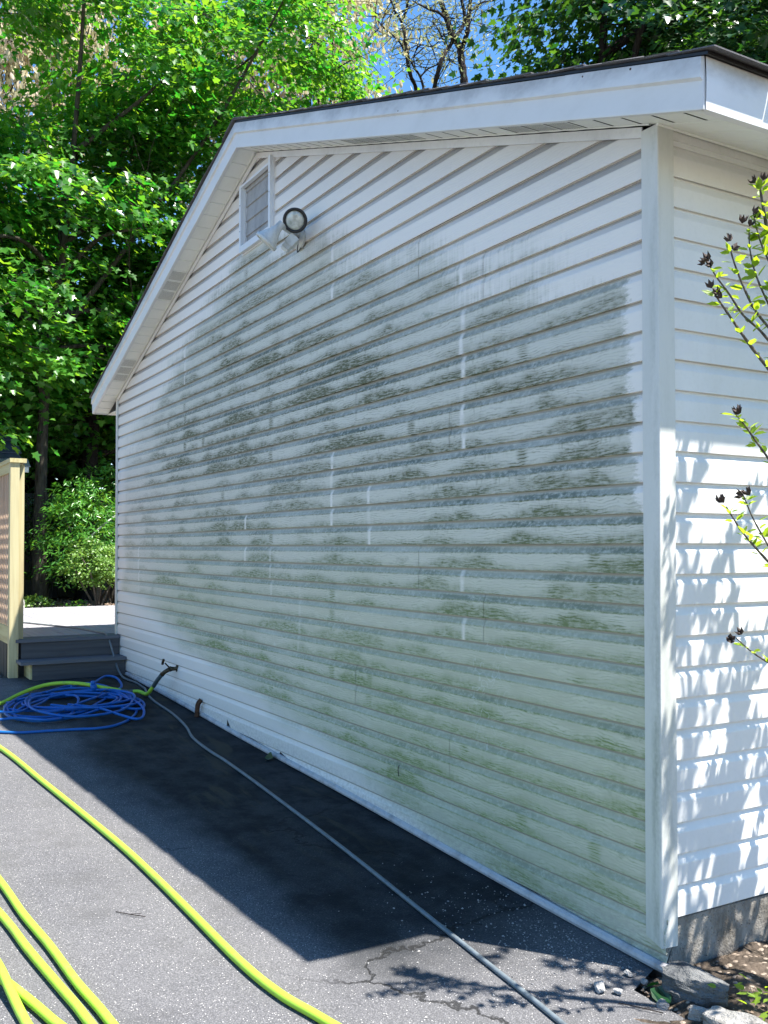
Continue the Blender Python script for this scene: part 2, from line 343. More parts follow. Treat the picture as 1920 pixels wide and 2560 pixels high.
SID = mat_siding()
SIDR = mat_vinyl("vinyl_siding_side", (.73, .73, .72), .25, (.45, .45, .42))
POST = mat_post(); FAS = mat_fascia()
TRIM = mat_vinyl("vinyl_trim", (.70, .69, .68), .45, (.36, .35, .34))
SOF = mat_vinyl("vinyl_soffit", (.80, .81, .77), .22, (.50, .50, .44), .5)
VENT = mat_vinyl("vent_frame", (.70, .73, .76), .2, (.4, .42, .42))
LOUV = mat_vinyl("vent_louver", (.36, .36, .355), .65, (.10, .10, .10), .55, 6.)
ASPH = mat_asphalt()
SOIL = mat_soil("garden_soil", (.03, .024, .018), (.11, .085, .065))
YARD = mat_soil("leaf_litter_ground", (.06, .045, .03), (.24, .18, .13), 9.)
def mat_conc():
    g = G("foundation_concrete"); p = g.pos(); X, Y, Z = g.xyz(p)
    a = g.noise(g.scale(p, (9., 9., 5.)), 1.0, 6., .7); b = g.noise(p, 70., 4., .7); v = g.voro(p, 38.)
    c = g.mix(g.ss(a, .35, .68), (.30, .28, .25), (.13, .115, .095)); c = g.mix(g.mul(g.ss(b, .55, .7), .6), c, (.07, .06, .05))
    c = g.mix(g.mul(g.ss(v, .10, .04), .8), c, (.05, .045, .04)); c = g.mix(g.mul(g.ss(g.add(Z, g.mul(a, .1)), -1.30, -1.40), .6), c, (.08, .065, .05))
    return g.done(g.pbr(c, .95, nrm=g.bump(g.add(g.mul(a, 1.2), g.add(g.mul(b, .5), g.mul(g.ss(v, .12, .03), -.6))), .9, .012), spec=.15))
CONC = mat_conc()
CORE = mat_simple("sheathing", (.10, .10, .10), .9)
SHIN = mat_simple("asphalt_shingle", (.16, .156, .163), .95, var=.25, sc=240., bm=.8, spec=.2)
DARKM = mat_simple("black_rubber", (.012, .012, .013), .45)
LAMP = mat_vinyl("lamp_housing_white", (.62, .63, .60), .5, (.25, .25, .22), .45, 22.)
RUST = mat_simple("rusty_iron", (.10, .045, .022), .85, .2, var=.3, sc=60., bm=.6)
BRASS = mat_simple("aged_brass", (.10, .075, .045), .55, .7, var=.3, sc=50.)
def mat_hose(name, col, dirt, rough):
    g = G(name); p = g.pos(); n = g.noise(p, 16., 5., .7); m_ = g.noise(p, 90., 3., .6)
    c = g.mix(g.mul(g.ss(n, .48, .70), .45), col, dirt); c = g.mix(g.mul(g.ss(m_, .62, .72), .5), c, dirt)
    return g.done(g.pbr(c, g.add(rough, g.mul(n, .2)), nrm=g.bump(g.add(g.noise(p, 7., 2.), g.mul(m_, .1)), .25, .006), spec=.4))
GREENH = mat_hose("lime_hose_rubber", (.36, .62, .045), (.22, .30, .09), .38)
TEAL = mat_simple("hose_collar_grey", (.045, .075, .085), .5, var=.1)
BLUEH = mat_hose("blue_hose_vinyl", (.002, .105, .40), (.02, .09, .22), .34)
GREYH = mat_simple("grey_hose", (.15, .18, .20), .42, var=.15, sc=30., bm=.04)
PINE = mat_wood("pressure_treated_pine", (.56, .50, .29), (.42, .35, .19))
PINEX = mat_wood("pressure_treated_pine_rail", (.58, .52, .27), (.44, .36, .17), 'X')
LATT = mat_wood("cedar_lattice", (.58, .42, .30), (.44, .30, .20), 'Z', knots=False)
DECKM = mat_wood("grey_composite_deck", (.34, .335, .36), (.28, .27, .30), 'X', knots=False)
RISER = mat_wood("composite_riser", (.085, .088, .095), (.052, .052, .058), 'Y', knots=False)
TREAD = mat_wood("composite_tread", (.14, .15, .17), (.095, .10, .115), 'Y', knots=False)
FENCE = mat_wood("weathered_fence", (.075, .072, .06), (.04, .038, .032))
ROCK = mat_rock("edging_granite", (.24, .235, .22), (.40, .385, .36)); ROCKD = mat_rock("edging_dark_stone", (.07, .075, .08), (.20, .20, .195))
WHITEST = mat_rock("pale_block_stone", (.50, .49, .46), (.66, .65, .62))
PEB = mat_rock("pebble_stone", (.34, .33, .32), (.52, .50, .48))
MAPLE = mat_leaf("maple_leaf", (.008, .075, .014), (.090, .26, .035), (.035, .38, .022), (.36, .60, .025), .45, .30)
MAPLED = mat_leaf("maple_leaf_dark", (.012, .055, .018), (.03, .085, .022), (.03, .16, .015), (.16, .36, .02), .32, .34)
PALE = mat_leaf("pale_tassel", (.62, .50, .38), (.62, .62, .34), (.55, .42, .28), (.58, .56, .24), .40, .6)
SPRIG = mat_leaf("young_leaf", (.30, .30, .12), (.36, .40, .22), (.40, .42, .15), (.40, .45, .2), .4, .5)
SHRUB = mat_leaf("shrub_leaf", (.04, .16, .022), (.10, .29, .04), (.14, .46, .03), (.34, .56, .04), .38, .28)
BOX = mat_leaf("boxwood_leaf", (.09, .20, .035), (.18, .32, .06), (.20, .38, .05), (.30, .42, .06), .38, .38)
YOUNG = mat_leaf("hibiscus_leaf", (.13, .24, .025), (.20, .31, .03), (.40, .62, .02), (.55, .70, .03), .50, .35)
WOODS = mat_leaf("woodland_leaf", (.012, .045, .010), (.05, .11, .02), (.06, .20, .01), (.22, .34, .03), .35, .4)
POD = mat_simple("dry_seed_pod", (.060, .038, .030), .8, var=.3, sc=120., bm=.5)
BARK = mat_bark("maple_bark", (.035, .030, .025), (.085, .075, .06))
BARKD = mat_bark("dark_bark", (.018, .014, .013), (.045, .036, .034))
TWIG = mat_bark("grey_twig", (.10, .085, .07), (.22, .19, .16), (60, 60, 20))

# ---------------------------------------------------------------- ground
def sheet(name, xs, ys, zf, mat, kind='structure'):
    v = [(x, y, zf(x, y)) for y in ys for x in xs]; n = len(xs)
    f = [(j * n + i, j * n + i + 1, (j + 1) * n + i + 1, (j + 1) * n + i) for j in range(len(ys) - 1) for i in range(n - 1)]
    return mesh_obj(name, v, f, mat, kind=kind, smooth=True)
def rag(t, s): return .03 * math.sin(7.1 * t + s) + .02 * math.sin(17.3 * t + 2 * s) + .012 * math.sin(41 * t + s)
sheet("ground", [-300, -80, -40, -20, -14, -11, -8.8, -6.7, -3, 0, 4, 12, 60, 200], [-200, -60, -20, -8, -3, 0, 3, 8, 20, 60, 200],
      lambda x, y: gz(max(x, -300)) - .045 if x > -11 else -.93 - .012, YARD)
xs = [-6.62 + i * .08 for i in range(84)] + [.2, .6, 1.2, 2, 4, 9]
v = []; f = []
ys = [-14, -6, -3, -1.5, -.8, -.3, .01]
for j, y in enumerate(ys):
    for i, x in enumerate(xs):
        xx = x + (rag(y * 3, 1) if i == 0 else 0)
        v.append((xx, y if x < .0 or j < 5 else min(y, -.16 + rag(x * 2, 3)), gz(x)))
n = len(xs)
f = [(j * n + i, j * n + i + 1, (j + 1) * n + i + 1, (j + 1) * n + i) for j in range(len(ys) - 1) for i in range(n - 1)]
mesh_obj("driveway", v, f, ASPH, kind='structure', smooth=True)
# garden bed along the side wall, lumpy
nx, ny = 60, 90; v = []
for j in range(ny):
    for i in range(nx):
        x = -.02 + 2.6 * (i / (nx - 1)) ** 1.4; y = -.34 + 7.2 * (j / (ny - 1)) ** 1.5
        z = -1.392 - .01 * x + .012 * math.sin(9 * x + 3 * y) + .010 * math.sin(31 * x) * math.sin(27 * y) + random.uniform(-.006, .006) + .03 * min(1, x * 2) - (.022 if y < -.14 else 0)
        v.append((x, y, z))
mesh_obj("garden_bed", v, [(j * nx + i, j * nx + i + 1, (j + 1) * nx + i + 1, (j + 1) * nx + i) for j in range(ny - 1) for i in range(nx - 1)], SOIL, kind='structure', smooth=True)
# crumbled grit and litter (uncountable)
def grit(name, n, region, zf, mat, s0, s1, label_kind='stuff'):
    V = []; Fc = []
    for _ in range(n):
        x, y = region(); s = random.uniform(s0, s1) * random.choice((.5, .7, 1)); z = zf(x, y) + s * .25
        q = Matrix.Rotation(random.uniform(0, 6.28), 3, 'Z'); k = len(V)
        for dx, dy, dz in ((1, 0, 0), (.2, .9, .1), (-.9, .3, 0), (-.4, -.8, .1), (.1, .1, .7), (.1, 0, -.5)):
            d = q @ Vector((dx * s, dy * s * .8, dz * s)) * random.uniform(.8, 1.2); V.append((x + d.x, y + d.y, z + d.z))
        Fc += [(k, k + 1, k + 4), (k + 1, k + 2, k + 4), (k + 2, k + 3, k + 4), (k + 3, k, k + 4), (k + 1, k, k + 5), (k + 2, k + 1, k + 5), (k + 3, k + 2, k + 5), (k, k + 3, k + 5)]
    o = mesh_obj(name, V, Fc, mat, kind='stuff'); return o
o = grit("gravel", 800, lambda: (-.05 - abs(random.gauss(0, .42)), -.05 - abs(random.gauss(0, .30))), lambda x, y: gz(x), PEB, .002, .006)
tag(o, "pale loose grit scattered on the asphalt near the house corner", "gravel")
o = grit("bark_litter", 1400, lambda: (random.uniform(0, 1.2), random.uniform(-.1, 2.2)), lambda x, y: -1.385 + .02 * min(1, x * 2), mat_soil("litter_chips", (.10, .07, .05), (.34, .26, .2), 30.), .004, .013)
tag(o, "brown bark and leaf litter over the narrow bed beside the side wall", "litter")
o = grit("corner_litter", 420, lambda: (random.uniform(-.06, .5), random.uniform(-.34, -.06)), lambda x, y: -1.398, mat_soil("corner_chips", (.14, .10, .075), (.42, .34, .28), 30.), .003, .010)
tag(o, "crumbled brown litter between the driveway and the edging stones", "litter")
o = grit("mulch", 5200, lambda: (-11.1 - abs(random.gauss(0, 1.7)), random.uniform(-1.2, 4.)), lambda x, y: -.94, mat_soil("mulch_chips", (.12, .075, .05), (.46, .34, .26), 25.), .015, .05)
tag(o, "brown wood mulch and dead leaves behind the deck", "mulch")
o = grit("roadside_gravel", 500, lambda: (random.uniform(-7.6, -6.62), random.uniform(-1.9, -.98)), lambda x, y: gz(x) - .03, PEB, .008, .03)
tag(o, "dark gravel beside the foot of the lattice screen", "gravel")

# ---------------------------------------------------------------- house
H = thing("house", "white vinyl-sided gable building with green algae stains across its end wall", "house", (-3.38, 3.5, -1.26))
def clipx(x0, x1, z):
    hw = (ZPK - .012 - z) / SL
    return max(x0, XC - hw), min(x1, XC + hw)
def groundline(x): return gz(x) + .030
def panel(k0, x0, x1, dy, mat, nc=2, zlo=-9., zhi=9.):
    """double dutch-lap panel, two courses from course index k0, clipped under the rake and above the ground line"""
    prof = []
    for c in range(nc):
        zb = (k0 + c) * CW
        prof += [(zb + .004, .0115), (zb, .002), (zb + .0015, 0.), (zb + .066, 0.), (zb + .070, .0008), (zb + .0935, .0115)]
    prof.append(((k0 + nc) * CW + .006, .0125))
    prof = [(min(max(z, zlo), zhi), d) for z, d in prof]
    V = []; Fc = []; rows = []
    for z, d in prof:
        z = min(z, ZPK - .013 - SL * (0 if x0 < XC < x1 else min(abs(x0 - XC), abs(x1 - XC)))); z = max(z, groundline(x1) + .0005)
        a, b = clipx(x0, x1, z)
        # ground: wall only where z > groundline(x) -> x > xg
        if z < groundline(x0):
            xg = -(z - .030 + 1.383) / .0355
            a = max(a, xg)
        if a > b: a = b = min(max((a + b) / 2, x0), x1)
        nseg = max(1, int((b - a) / .5)); rows.append((len(V), nseg))
        for i in range(41):
            x = a + (b - a) * i / 40
            V.append((x, dy + d + .0012 * math.sin(x * 2.3 + k0) , z + .0009 * math.sin(x * 1.7 + k0 * .7)))
    prev = None
    for r in rows:
        if r is None: prev = None; continue
        if prev is not None:
            a, b = prev[0], r[0]
            Fc += [(a + i, a + i + 1, b + i + 1, b + i) for i in range(40)]
        prev = r
    if not Fc or max(q[2] for q in V) - min(q[2] for q in V) < .004: return None
    return mesh_obj("siding_panel", V, Fc, mat, H)
random.seed(11)
seams_seq = [[-3.05], [-4.6, -1.0], [-2.1, -5.4], [-3.9], [-1.5, -4.9], [-3.0], [-4.9, -1.25]]
vx0, vx1, vz0, vz1 = -3.628, -3.128, 1.905, 2.345
ki = 0
for k0 in range(-14, 25, 2):
    cuts = [XL + .012] + sorted(seams_seq[(ki * 3) % 7]) + [-.005 if k0 < -12 else -.022]
    for j in range(len(cuts) - 1):
        a, b = cuts[j], cuts[j + 1]
        zz0, zz1 = k0 * CW, (k0 + 2) * CW
        dy = -.0016 if j % 2 else 0.
        segs = [(a, b)]
        if zz1 > vz0 and zz0 < vz1 - .02:
            segs = [(max(a, XL), min(b, vx0 + .02)), (max(a, vx1 - .02), b)]
            if j == 0 and k0 == 18: panel(18, vx0 + .0205, vx1 - .0205, 0, SID, 1, -9., vz0 - .003)
            if j == 0 and k0 == 22: panel(22, vx0 + .0205, vx1 - .0205, 0, SID, 2, vz1 + .002, 9.)
        for s0, s1 in segs:
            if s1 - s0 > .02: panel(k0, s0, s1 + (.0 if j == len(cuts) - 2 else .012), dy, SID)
    ki += 1
# side wall panels (run along y)
def side_panel(k0, y0, y1, dx):
    prof = []
    for c in range(2):
        zb = (k0 + c) * CW
        prof += [(zb + .004, .0115), (zb, .002), (zb + .0015, 0.), (zb + .066, 0.), (zb + .070, .0008), (zb + .0935, .0115)]
    prof.append(((k0 + 2) * CW + .006, .0125))
    prof = [(min(z, 1.372), d) for z, d in prof]
    V = []; Fc = []
    for z, d in prof:
        for i in range(13):
            y = y0 + (y1 - y0) * i / 12; V.append((XR - d - dx + .0012 * math.sin(y * 2.9 + k0), y, z))
    for r in range(len(prof) - 1): Fc += [(r * 13 + i, r * 13 + i + 1, (r + 1) * 13 + i + 1, (r + 1) * 13 + i) for i in range(12)]
    mesh_obj("siding_panel", V, Fc, SIDR, H)
for j, k0 in enumerate(range(-12, 14, 2)):
    cut = 1.9 + (j * 37 % 9) * .28
    side_panel(k0, .045, cut, 0); side_panel(k0, cut - .01, YB, .0016)
# core walls and foundation
m1 = MB()
zt = lambda x: rake(x) - .005
pts = [(XL + .01, -1.22), (-.055, -1.34), (-.055, zt(-.055)), (XC, ZPK - .005), (XL + .01, zt(XL + .01))]
n = len(pts); V = [(x, .018, z) for x, z in pts] + [(x, YB, z) for x, z in pts]
mesh_obj("wall_sheathing", V, [tuple(range(n)), tuple(range(2 * n - 1, n - 1, -1))] + [(i, i + n, (i + 1) % n + n, (i + 1) % n) for i in range(n)], CORE, H)
mb = MB(); mb.box((XL + .03, .021, -1.6), (-.034, YB - .01, -1.225)); mb.build("foundation", CONC, H)
# chipped block at the corner of the foundation
mb = MB()
random.seed(3)
ring = [(-.034, .05), (-.033, .13), (-.031, .3), (-.030, .7), (-.030, 2.5), (-.030, 6.9)]
V = []; Fc = []
for i, (x, y) in enumerate(ring):
    for z in (-1.55, -1.42, -1.36, -1.30, -1.228): V.append((x + random.uniform(0, .008), y + (random.uniform(-.02, .025) if i < 2 else 0), z))
for i in range(len(ring) - 1):
    for q in range(4): Fc.append((i * 5 + q, (i + 1) * 5 + q, (i + 1) * 5 + q + 1, i * 5 + q + 1))
mesh_obj("foundation_face", V, Fc, CONC, H)
# corner posts
def lpost(x, y, sx, z0, z1, w1, w2, z0b=None):
    V = [(x - sx * w1, y, z0), (x, y, z0b or z0), (x, y + w2, z0b or z0), (x - sx * w1, y + .012, z0), (x - sx * .012, y + .012, z0), (x - sx * .012, y + w2, z0b or z0)]
    V2 = [(a, b, z1) for a, b, c in V]
    Fc = [(0, 1, 7, 6), (1, 2, 8, 7), (0, 6, 9, 3), (2, 5, 11, 8), (3, 9, 10, 4), (4, 10, 11, 5), (0, 3, 4, 1), (1, 4, 5, 2)]
    return mesh_obj("corner_post", V + V2, Fc, POST, H)
def post_mesh():
    V = []; Fc = []; N = 34
    for i in range(N):
        t = i / (N - 1); z0 = -1.302 + t * (1.372 + 1.302)
        wob = .0018 * math.sin(z0 * 2.1) + .0012 * math.sin(z0 * 5.3)
        cx = -.0105 + wob; cy = -.012 - wob * .5
        left = -.082; r = .004
        ring = [(left, .004, z0 + (.022 if i == 0 else 0)), (left, cy, z0 + (.022 if i == 0 else 0)), (cx - r, cy, z0), (cx - r * .3, cy + r * .3, z0), (cx, cy + r, z0), (cx, .060, z0 - .004 * (i == 0)), (cx - .016, .060, z0 - .004 * (i == 0))]
        V += ring
    m_ = 7
    for i in range(N - 1):
        for q in range(m_ - 1): Fc.append((i * m_ + q, i * m_ + q + 1, (i + 1) * m_ + q + 1, (i + 1) * m_ + q))
    return mesh_obj("corner_post", V, Fc, POST, H)
post_mesh()
lpost(XL, -.012, -1, -1.10, rake(XL) - .01, .045, .075)
V = MB(); V.box((XL - .01, .0655, -1.10), (XL + .011, YB, 1.37)); V.build("side_wall", SIDR, H)
# rake trim on the wall under the soffit
for sgn in (1, -1):
    for (d0, d1, y0, y1) in ((.004, .040, -.010, -.0035),):
        xa, xb = XC, (XR - .062 if sgn > 0 else XL + .03)
        V = []
        for x in (xa, xb):
            for y in (y0, y1):
                for d in (d0, d1): V.append((x, y, rake(x) - d))
        mesh_obj("rake_trim", V, [(0, 1, 3, 2), (4, 6, 7, 5), (0, 4, 5, 1), (2, 3, 7, 6), (0, 2, 6, 4), (1, 5, 7, 3)], TRIM, H)
mb = MB(); mb.box((XR - .004, .061, 1.338), (XR + .004, YB, 1.366)); mb.build("side_trim", TRIM, H)
# soffit cells under the rake overhang (one object per grooved panel)
def soffit_cell(x0, x1, vented):
    z0, z1 = rake(x0) + .004, rake(x1) + .004; g_ = .008 if x1 > x0 else -.008
    def z(x): return rake(x) + .004
    mb = MB(); ya, yb = -.147, -.001
    xs_ = [x0, x0 + g_ * .5, x0 + g_, x1]; dz = [.0048, .0048, 0., 0.]
    V = [(x, y, z(x) + d) for y in (ya, yb) for x, d in zip(xs_, dz)]
    mb.add(V, [(0, 4, 5, 1), (1, 5, 6, 2), (2, 6, 7, 3)])
    if vented:
        for i in range(9):
            t = (i + .7) / 10; xx = x0 + g_ + (x1 - x0 - g_) * t
            mb.add([(xx, ya + .02, z(xx) - .0008), (xx + .003, ya + .02, z(xx + .003) - .0008), (xx + .003, yb - .02, z(xx + .003) - .0008), (xx, yb - .02, z(xx) - .0008)], [(0, 1, 2, 3)])
    o = mb.build("soffit_panel", SOF, H)
    if vented:
        o.data.materials.append(DARKM)
        for i, pl in enumerate(o.data.polygons):
            if i >= 3: pl.material_index = 1
        o['label'] = "perforated vented soffit panel"
cw = .132
for sgn in (1, -1):
    nC = 28
    for i in range(nC):
        x0 = XC + sgn * (.004 + i * cw); x1 = XC + sgn * min(3.675, (i + 1) * cw)
        if sgn > 0 and x1 > XR: x1 = min(x1, .300)
        soffit_cell(x0, x1, i in (10, 11, 12, 20, 21, 22) or (sgn > 0 and i in (13, 14)))
# eave soffit and fascia on the camera side
for i in range(53):
    y0 = .0 + i * cw; y1 = y0 + cw
    V = []
    for x in (XR, .302):
        for y, d in ((y0, .0025), (y0 + .004, .0025), (y0 + .008, 0), (y1, 0)): V.append((x, y, rake(x) + .004 + d))
    mesh_obj("soffit_panel", V, [(0, 1, 5, 4), (1, 2, 6, 5), (2, 3, 7, 6)], SOF, H)
# scalloped J channel lip where the soffit meets the wall
for sgn in (1, -1):
    V = []; Fc = []; N = 150
    for i in range(N):
        x = XC + sgn * (.02 + (3.34 - .02) * i / (N - 1)); w = .002 * abs(math.sin(i * .58))
        V += [(x, -.0105, rake(x) + .001 - w), (x, -.0105, rake(x) + .004), (x, -.020, rake(x) + .0035), (x, -.020, rake(x) - .0002 - w)]
    for i in range(N - 1):
        for q in range(4): Fc.append((i * 4 + q, (i + 1) * 4 + q, (i + 1) * 4 + (q + 1) % 4, i * 4 + (q + 1) % 4))
    mesh_obj("soffit_channel", V, Fc, SOF, H)
mb = MB(); mb.tube([(XR + .012, -.015, 1.3695), (XR + .012, YB, 1.3695)], .006, 6); mb.build("soffit_channel", SOF, H)
def fascia(x0, x1, dy, name="fascia"):
    prof = [(.022, -.002), (0., -.002), (-.001, .003), (-.003, .082), (-.013, .090), (-.013, .096), (-.009, .152), (.004, .156)]
    xs_ = np.linspace(x0, x1, 14); V = []; Fc = []
    for x in xs_:
        for d, h in prof: V.append((x, -.15 + d + dy + .0008 * math.sin(x * 9), rake(x) + h))
    m_ = len(prof)
    for i in range(13):
        for q in range(m_ - 1): Fc.append((i * m_ + q, i * m_ + q + 1, (i + 1) * m_ + q + 1, (i + 1) * m_ + q))
    Fc.append(tuple(range(m_))); Fc.append(tuple(13 * m_ + q for q in range(m_)))
    mesh_obj(name, V, Fc, FAS, H)
fascia(.302, -.29, -.002); fascia(-.275, XC, 0); fascia(XC, -6.50, 0); fascia(-6.48, -7.06, -.002)
# eave fascia
V = []; Fc = []
prof = [(-.020, 1.262), (.003, 1.262), (.006, 1.345), (.004, 1.418)]
ys_ = [-.146, -.10, 0, .5, 2, 7]
for y in ys_:
    for d, z in prof: V.append((.302 + d, y, z + .004 * math.sin(y * 3) * (y > 0)))
for i in range(5):
    for q in range(3): Fc.append((i * 4 + q, (i + 1) * 4 + q, (i + 1) * 4 + q + 1, i * 4 + q + 1))
mesh_obj("eave_fascia", V, Fc, FAS, H)
mb = MB(); mb.box((-7.085, -.146, 1.262), (-7.062, YB, 1.405)); mb.build("eave_fascia", FAS, H)
mb = MB(); mb.box((-7.06, -.001, 1.262), (XL - .0105, YB, 1.268)); mb.build("eave_soffit", SOF, H)
# rusty screw heads
mb = MB()
for (x, z) in ((.02, 1.50), (-.2, 1.57), (.12, 1.42), (-1.4, 1.93)): mb.lathe((x, -.1615, z), (0, -1, 0), [(0, .004), (.002, .003)], 8)
mb.build("nail_heads", RUST, H, kind='stuff')
# roof: deck board and shingle tabs
def roofz(x): return ZPK - SL * abs(x - XC) + .158
for sgn in (1, -1):
    xe = XC + sgn * 3.700
    V = [(XC, -.154, roofz(XC)), (xe, -.154, roofz(xe)), (xe, YB + .15, roofz(xe)), (XC, YB + .15, roofz(XC))]
    V += [(a, b, c + .009) for a, b, c in V]
    mesh_obj("roof_deck", V, [(0, 1, 2, 3), (4, 7, 6, 5), (0, 4, 5, 1), (1, 5, 6, 2), (2, 6, 7, 3), (3, 7, 4, 0)], DARKM, H)
sx = math.cos(math.atan(SL)); sz = math.sin(math.atan(SL)); LEN = 3.722 / sx
random.seed(5)
def shingle(sgn, s0, y0, y1, th=.0045):
    # s measured up-slope from the eave
    V = []
    lift = .0035 + random.uniform(-.001, .006)
    for s, h in ((s0, lift), (s0 + .19, .0012)):
        for hh in (h, h + th):
            for y in (y0, y1):
                x = XC + sgn * (3.722 - s * sx); V.append((x, y + (random.uniform(-.003, .003) if y < 0 else 0), roofz(XC + sgn * 3.722) + s * sz + .009 + hh))
    return mesh_obj("shingle", V, [(0, 1, 3, 2), (4, 6, 7, 5), (0, 2, 6, 4), (1, 5, 7, 3), (2, 3, 7, 6), (0, 4, 5, 1)], SHIN, H)
rows = int((LEN - .05) / .143)
for sgn in (1, -1):
    for r in range(rows + 1):
        s0 = r * .143 - .012
        if s0 + .19 > LEN: s0 = LEN - .19
        off = (r % 2) * .155
        e = -.167 + random.uniform(-.004, .003)
        if sgn > 0:
            shingle(1, s0, e, .14 + off); shingle(1, s0, .144 + off, .45 + off); shingle(1, s0, .454 + off, YB + .16)
        else: shingle(-1, s0, e, YB + .16)
mb = MB()
for sgn in (1, -1):
    V = [(XC, -.172, roofz(XC) + .024), (XC + sgn * .14, -.172, roofz(XC) + .024 - .14 * SL), (XC + sgn * .14, YB + .16, roofz(XC) + .024 - .14 * SL), (XC, YB + .16, roofz(XC) + .024)]
    mb.add(V + [(a, b, c - .006) for a, b, c in V], [(0, 1, 2, 3), (4, 7, 6, 5), (0, 4, 5, 1), (1, 5, 6, 2)])
mb.build("ridge_cap", SHIN, H)
# starter flashing along the wall foot, follows the ground
V = []; Fc = []; N = 70
for i in range(N):
    x = -6.35 + (6.35 + .004) * i / (N - 1); z = groundline(x) - .006 + .003 * math.sin(x * 2.2)
    prof = [(.010, .010), (-.004, .012), (-.015, .004), (-.018, -.006), (-.015, -.016), (-.006, -.021), (.006, -.020)]
    for d, h in prof: V.append((x, d - .004 * max(0, math.sin(x * .9 + 2)), z + h))
for i in range(N - 1):
    for q in range(6): Fc.append((i * 7 + q, (i + 1) * 7 + q, (i + 1) * 7 + q + 1, i * 7 + q + 1))
Fc += [tuple(range(7)), tuple((N - 1) * 7 + q for q in range(7))]
mesh_obj("base_flashing", V, Fc, mat_vinyl("flashing_aluminium", (.50, .49, .50), .7, (.20, .18, .17), .4, 9.), H, smooth=False)
# gable vent
gv = thing("gable_vent", "", "", (0, 0, 0)); del gv['label'], gv['category']; gv.parent = H; gv.location = Vector((vx0, 0, vz0)) - H.location
def vpart(mb, name, mat):
    o = mb.build(name, mat); o.parent = gv; o.location = -(H.location + gv.location); return o
y0 = -.030
for (a, b) in (((vx0, y0, vz0), (vx0 + .026, .0, vz1)), ((vx1 - .026, y0, vz0), (vx1, .0, vz1 + .035)), ((vx0 + .0262, y0 + .0006, vz0), (vx1 - .0262, -.0006, vz0 + .042)), ((vx0 + .0262, y0 + .002, vz1 - .016), (vx1 - .0262, -.0006, vz1 - .002))):
    mb = MB(); mb.box(a, b); vpart(mb, "vent_frame", VENT)
for (a, b) in (((vx0 + .0265, -.0005, vz0 + .02), (vx0 + .030, .062, vz1 - .02)), ((vx1 - .030, -.0005, vz0 + .02), (vx1 - .0265, .062, vz1 - .02))):
    mb = MB(); mb.box(a, b); vpart(mb, "vent_reveal", VENT)
for i in range(5):
    zb = vz0 + .010 + i * .096
    mb = MB()
    A = [(zb, .012), (zb + .003, .004), (zb + .013, .005), (zb + .128, .016), (zb + .126, .022)]
    V = [(x, d, z) for x in (vx0 + .031, vx1 - .031) for z, d in A]
    mb.add(V, [(0, 1, 2, 3, 4), (9, 8, 7, 6, 5)] + [(q, q + 5, (q + 1) % 5 + 5, (q + 1) % 5) for q in range(5)])
    vpart(mb, "louver", LOUV)
mb = MB()
for x, z in ((vx0 + .013, vz0 + .14), (vx0 + .013, vz0 + .31), (vx1 - .013, vz0 + .25), (vx1 - .013, vz0 + .37)): mb.lathe((x, y0, z), (0, -1, 0), [(0, .004), (.0012, .0035)], 8)
vpart(mb, "vent_screws", DARKM)['kind'] = 'stuff'
mb = MB(); mb.box((vx0 + .01, .060, vz0 - .02), (vx1 - .01, .064, vz1)); vpart(mb, "vent_back", DARKM)
# J channel of the siding around the vent
mb = MB(); mb.box((vx0 - .010, -.006, vz0 - .012), (vx0 - .0008, .012, vz1)); mb.box((vx1 + .0008, -.006, vz0 - .012), (vx1 + .010, .012, vz1 + .03)); mb.box((vx0 - .0005, -.006, vz0 - .012), (vx1, .012, vz0 - .001))
vpart(mb, "vent_channel", TRIM)

# ---------------------------------------------------------------- floodlight
FL = thing("floodlight", "twin outdoor floodlight with motion sensor beside the gable vent", "floodlight", (-2.75, 0, 1.76))
B0 = Vector((-2.745, -.002, 1.755))
mb = MB(); mb.lathe(B0, (0, -1, 0), [(0, .062), (.014, .062), (.02, .054), (.036, .030), (.04, .0)], 28); mb.build("base_plate", LAMP, FL, True)
def lamp_head(face, axis, neck_from, glass=True):
    axis = Vector(axis).normalized(); face = Vector(face)
    prof = [(-.128, .018), (-.124, .022), (-.088, .0235), (-.082, .027), (-.06, .036), (-.032, .051), (-.012, .060), (0, .062)]
    mb = MB(); mb.lathe(face, axis, [(d, r) for d, r in prof] + [(.0005, .045)], 32); hd = mb.build("lamp_head", LAMP, FL, True)
    mb = MB(); pr = [(-.008, .0615), (-.008, .0675), (.010, .0675), (.012, .062), (.012, .0525), (.004, .0525)]
    mb.lathe(face, axis, pr, 36); rr = mb.build("gasket", DARKM if glass else LAMP, None, True); rr.parent = hd; rr.location = (0, 0, 0)
    mb = MB(); mb.lathe(face, axis, [(.002, .053), (.008, .050), (.013, .036), (.0155, .018), (.016, .004)], 32)
    gl = mb.build("lens", LENS, None, True); gl.parent = hd; gl.location = (0, 0, 0)
    back = face - axis * .118
    mb = MB(); mb.lathe(back - axis * .016, axis, [(0, .012), (.002, .020), (.016, .021), (.018, .016)], 14); mb.lathe(Vector(neck_from) + Vector((0, -.004, 0)), back - Vector(neck_from), [(0, .017), (.014, .018), (.016, .013)], 12); mb.build("knuckle", LAMP, FL, True)
    mb = MB(); mb.tube(spline([neck_from, (Vector(neck_from) + back) / 2 + Vector((0, -.012, 0)), back], 6), .0125, 10); mb.build("arm", LAMP, FL, True)
g = G("frosted_lens"); p = g.pos(); d1 = g.voro(p, 70.)
LENS = g.done(g.pbr(g.mix(g.ss(g.noise(p, 26., 3.), .35, .7), (.62, .64, .58), (.34, .36, .32)), .12, nrm=g.bump(d1, .5, .004), spec=.8, coat=.5))
lamp_head((-2.560, -.125, 1.790), (.80, -.50, -.33), (-2.72, -.03, 1.772))
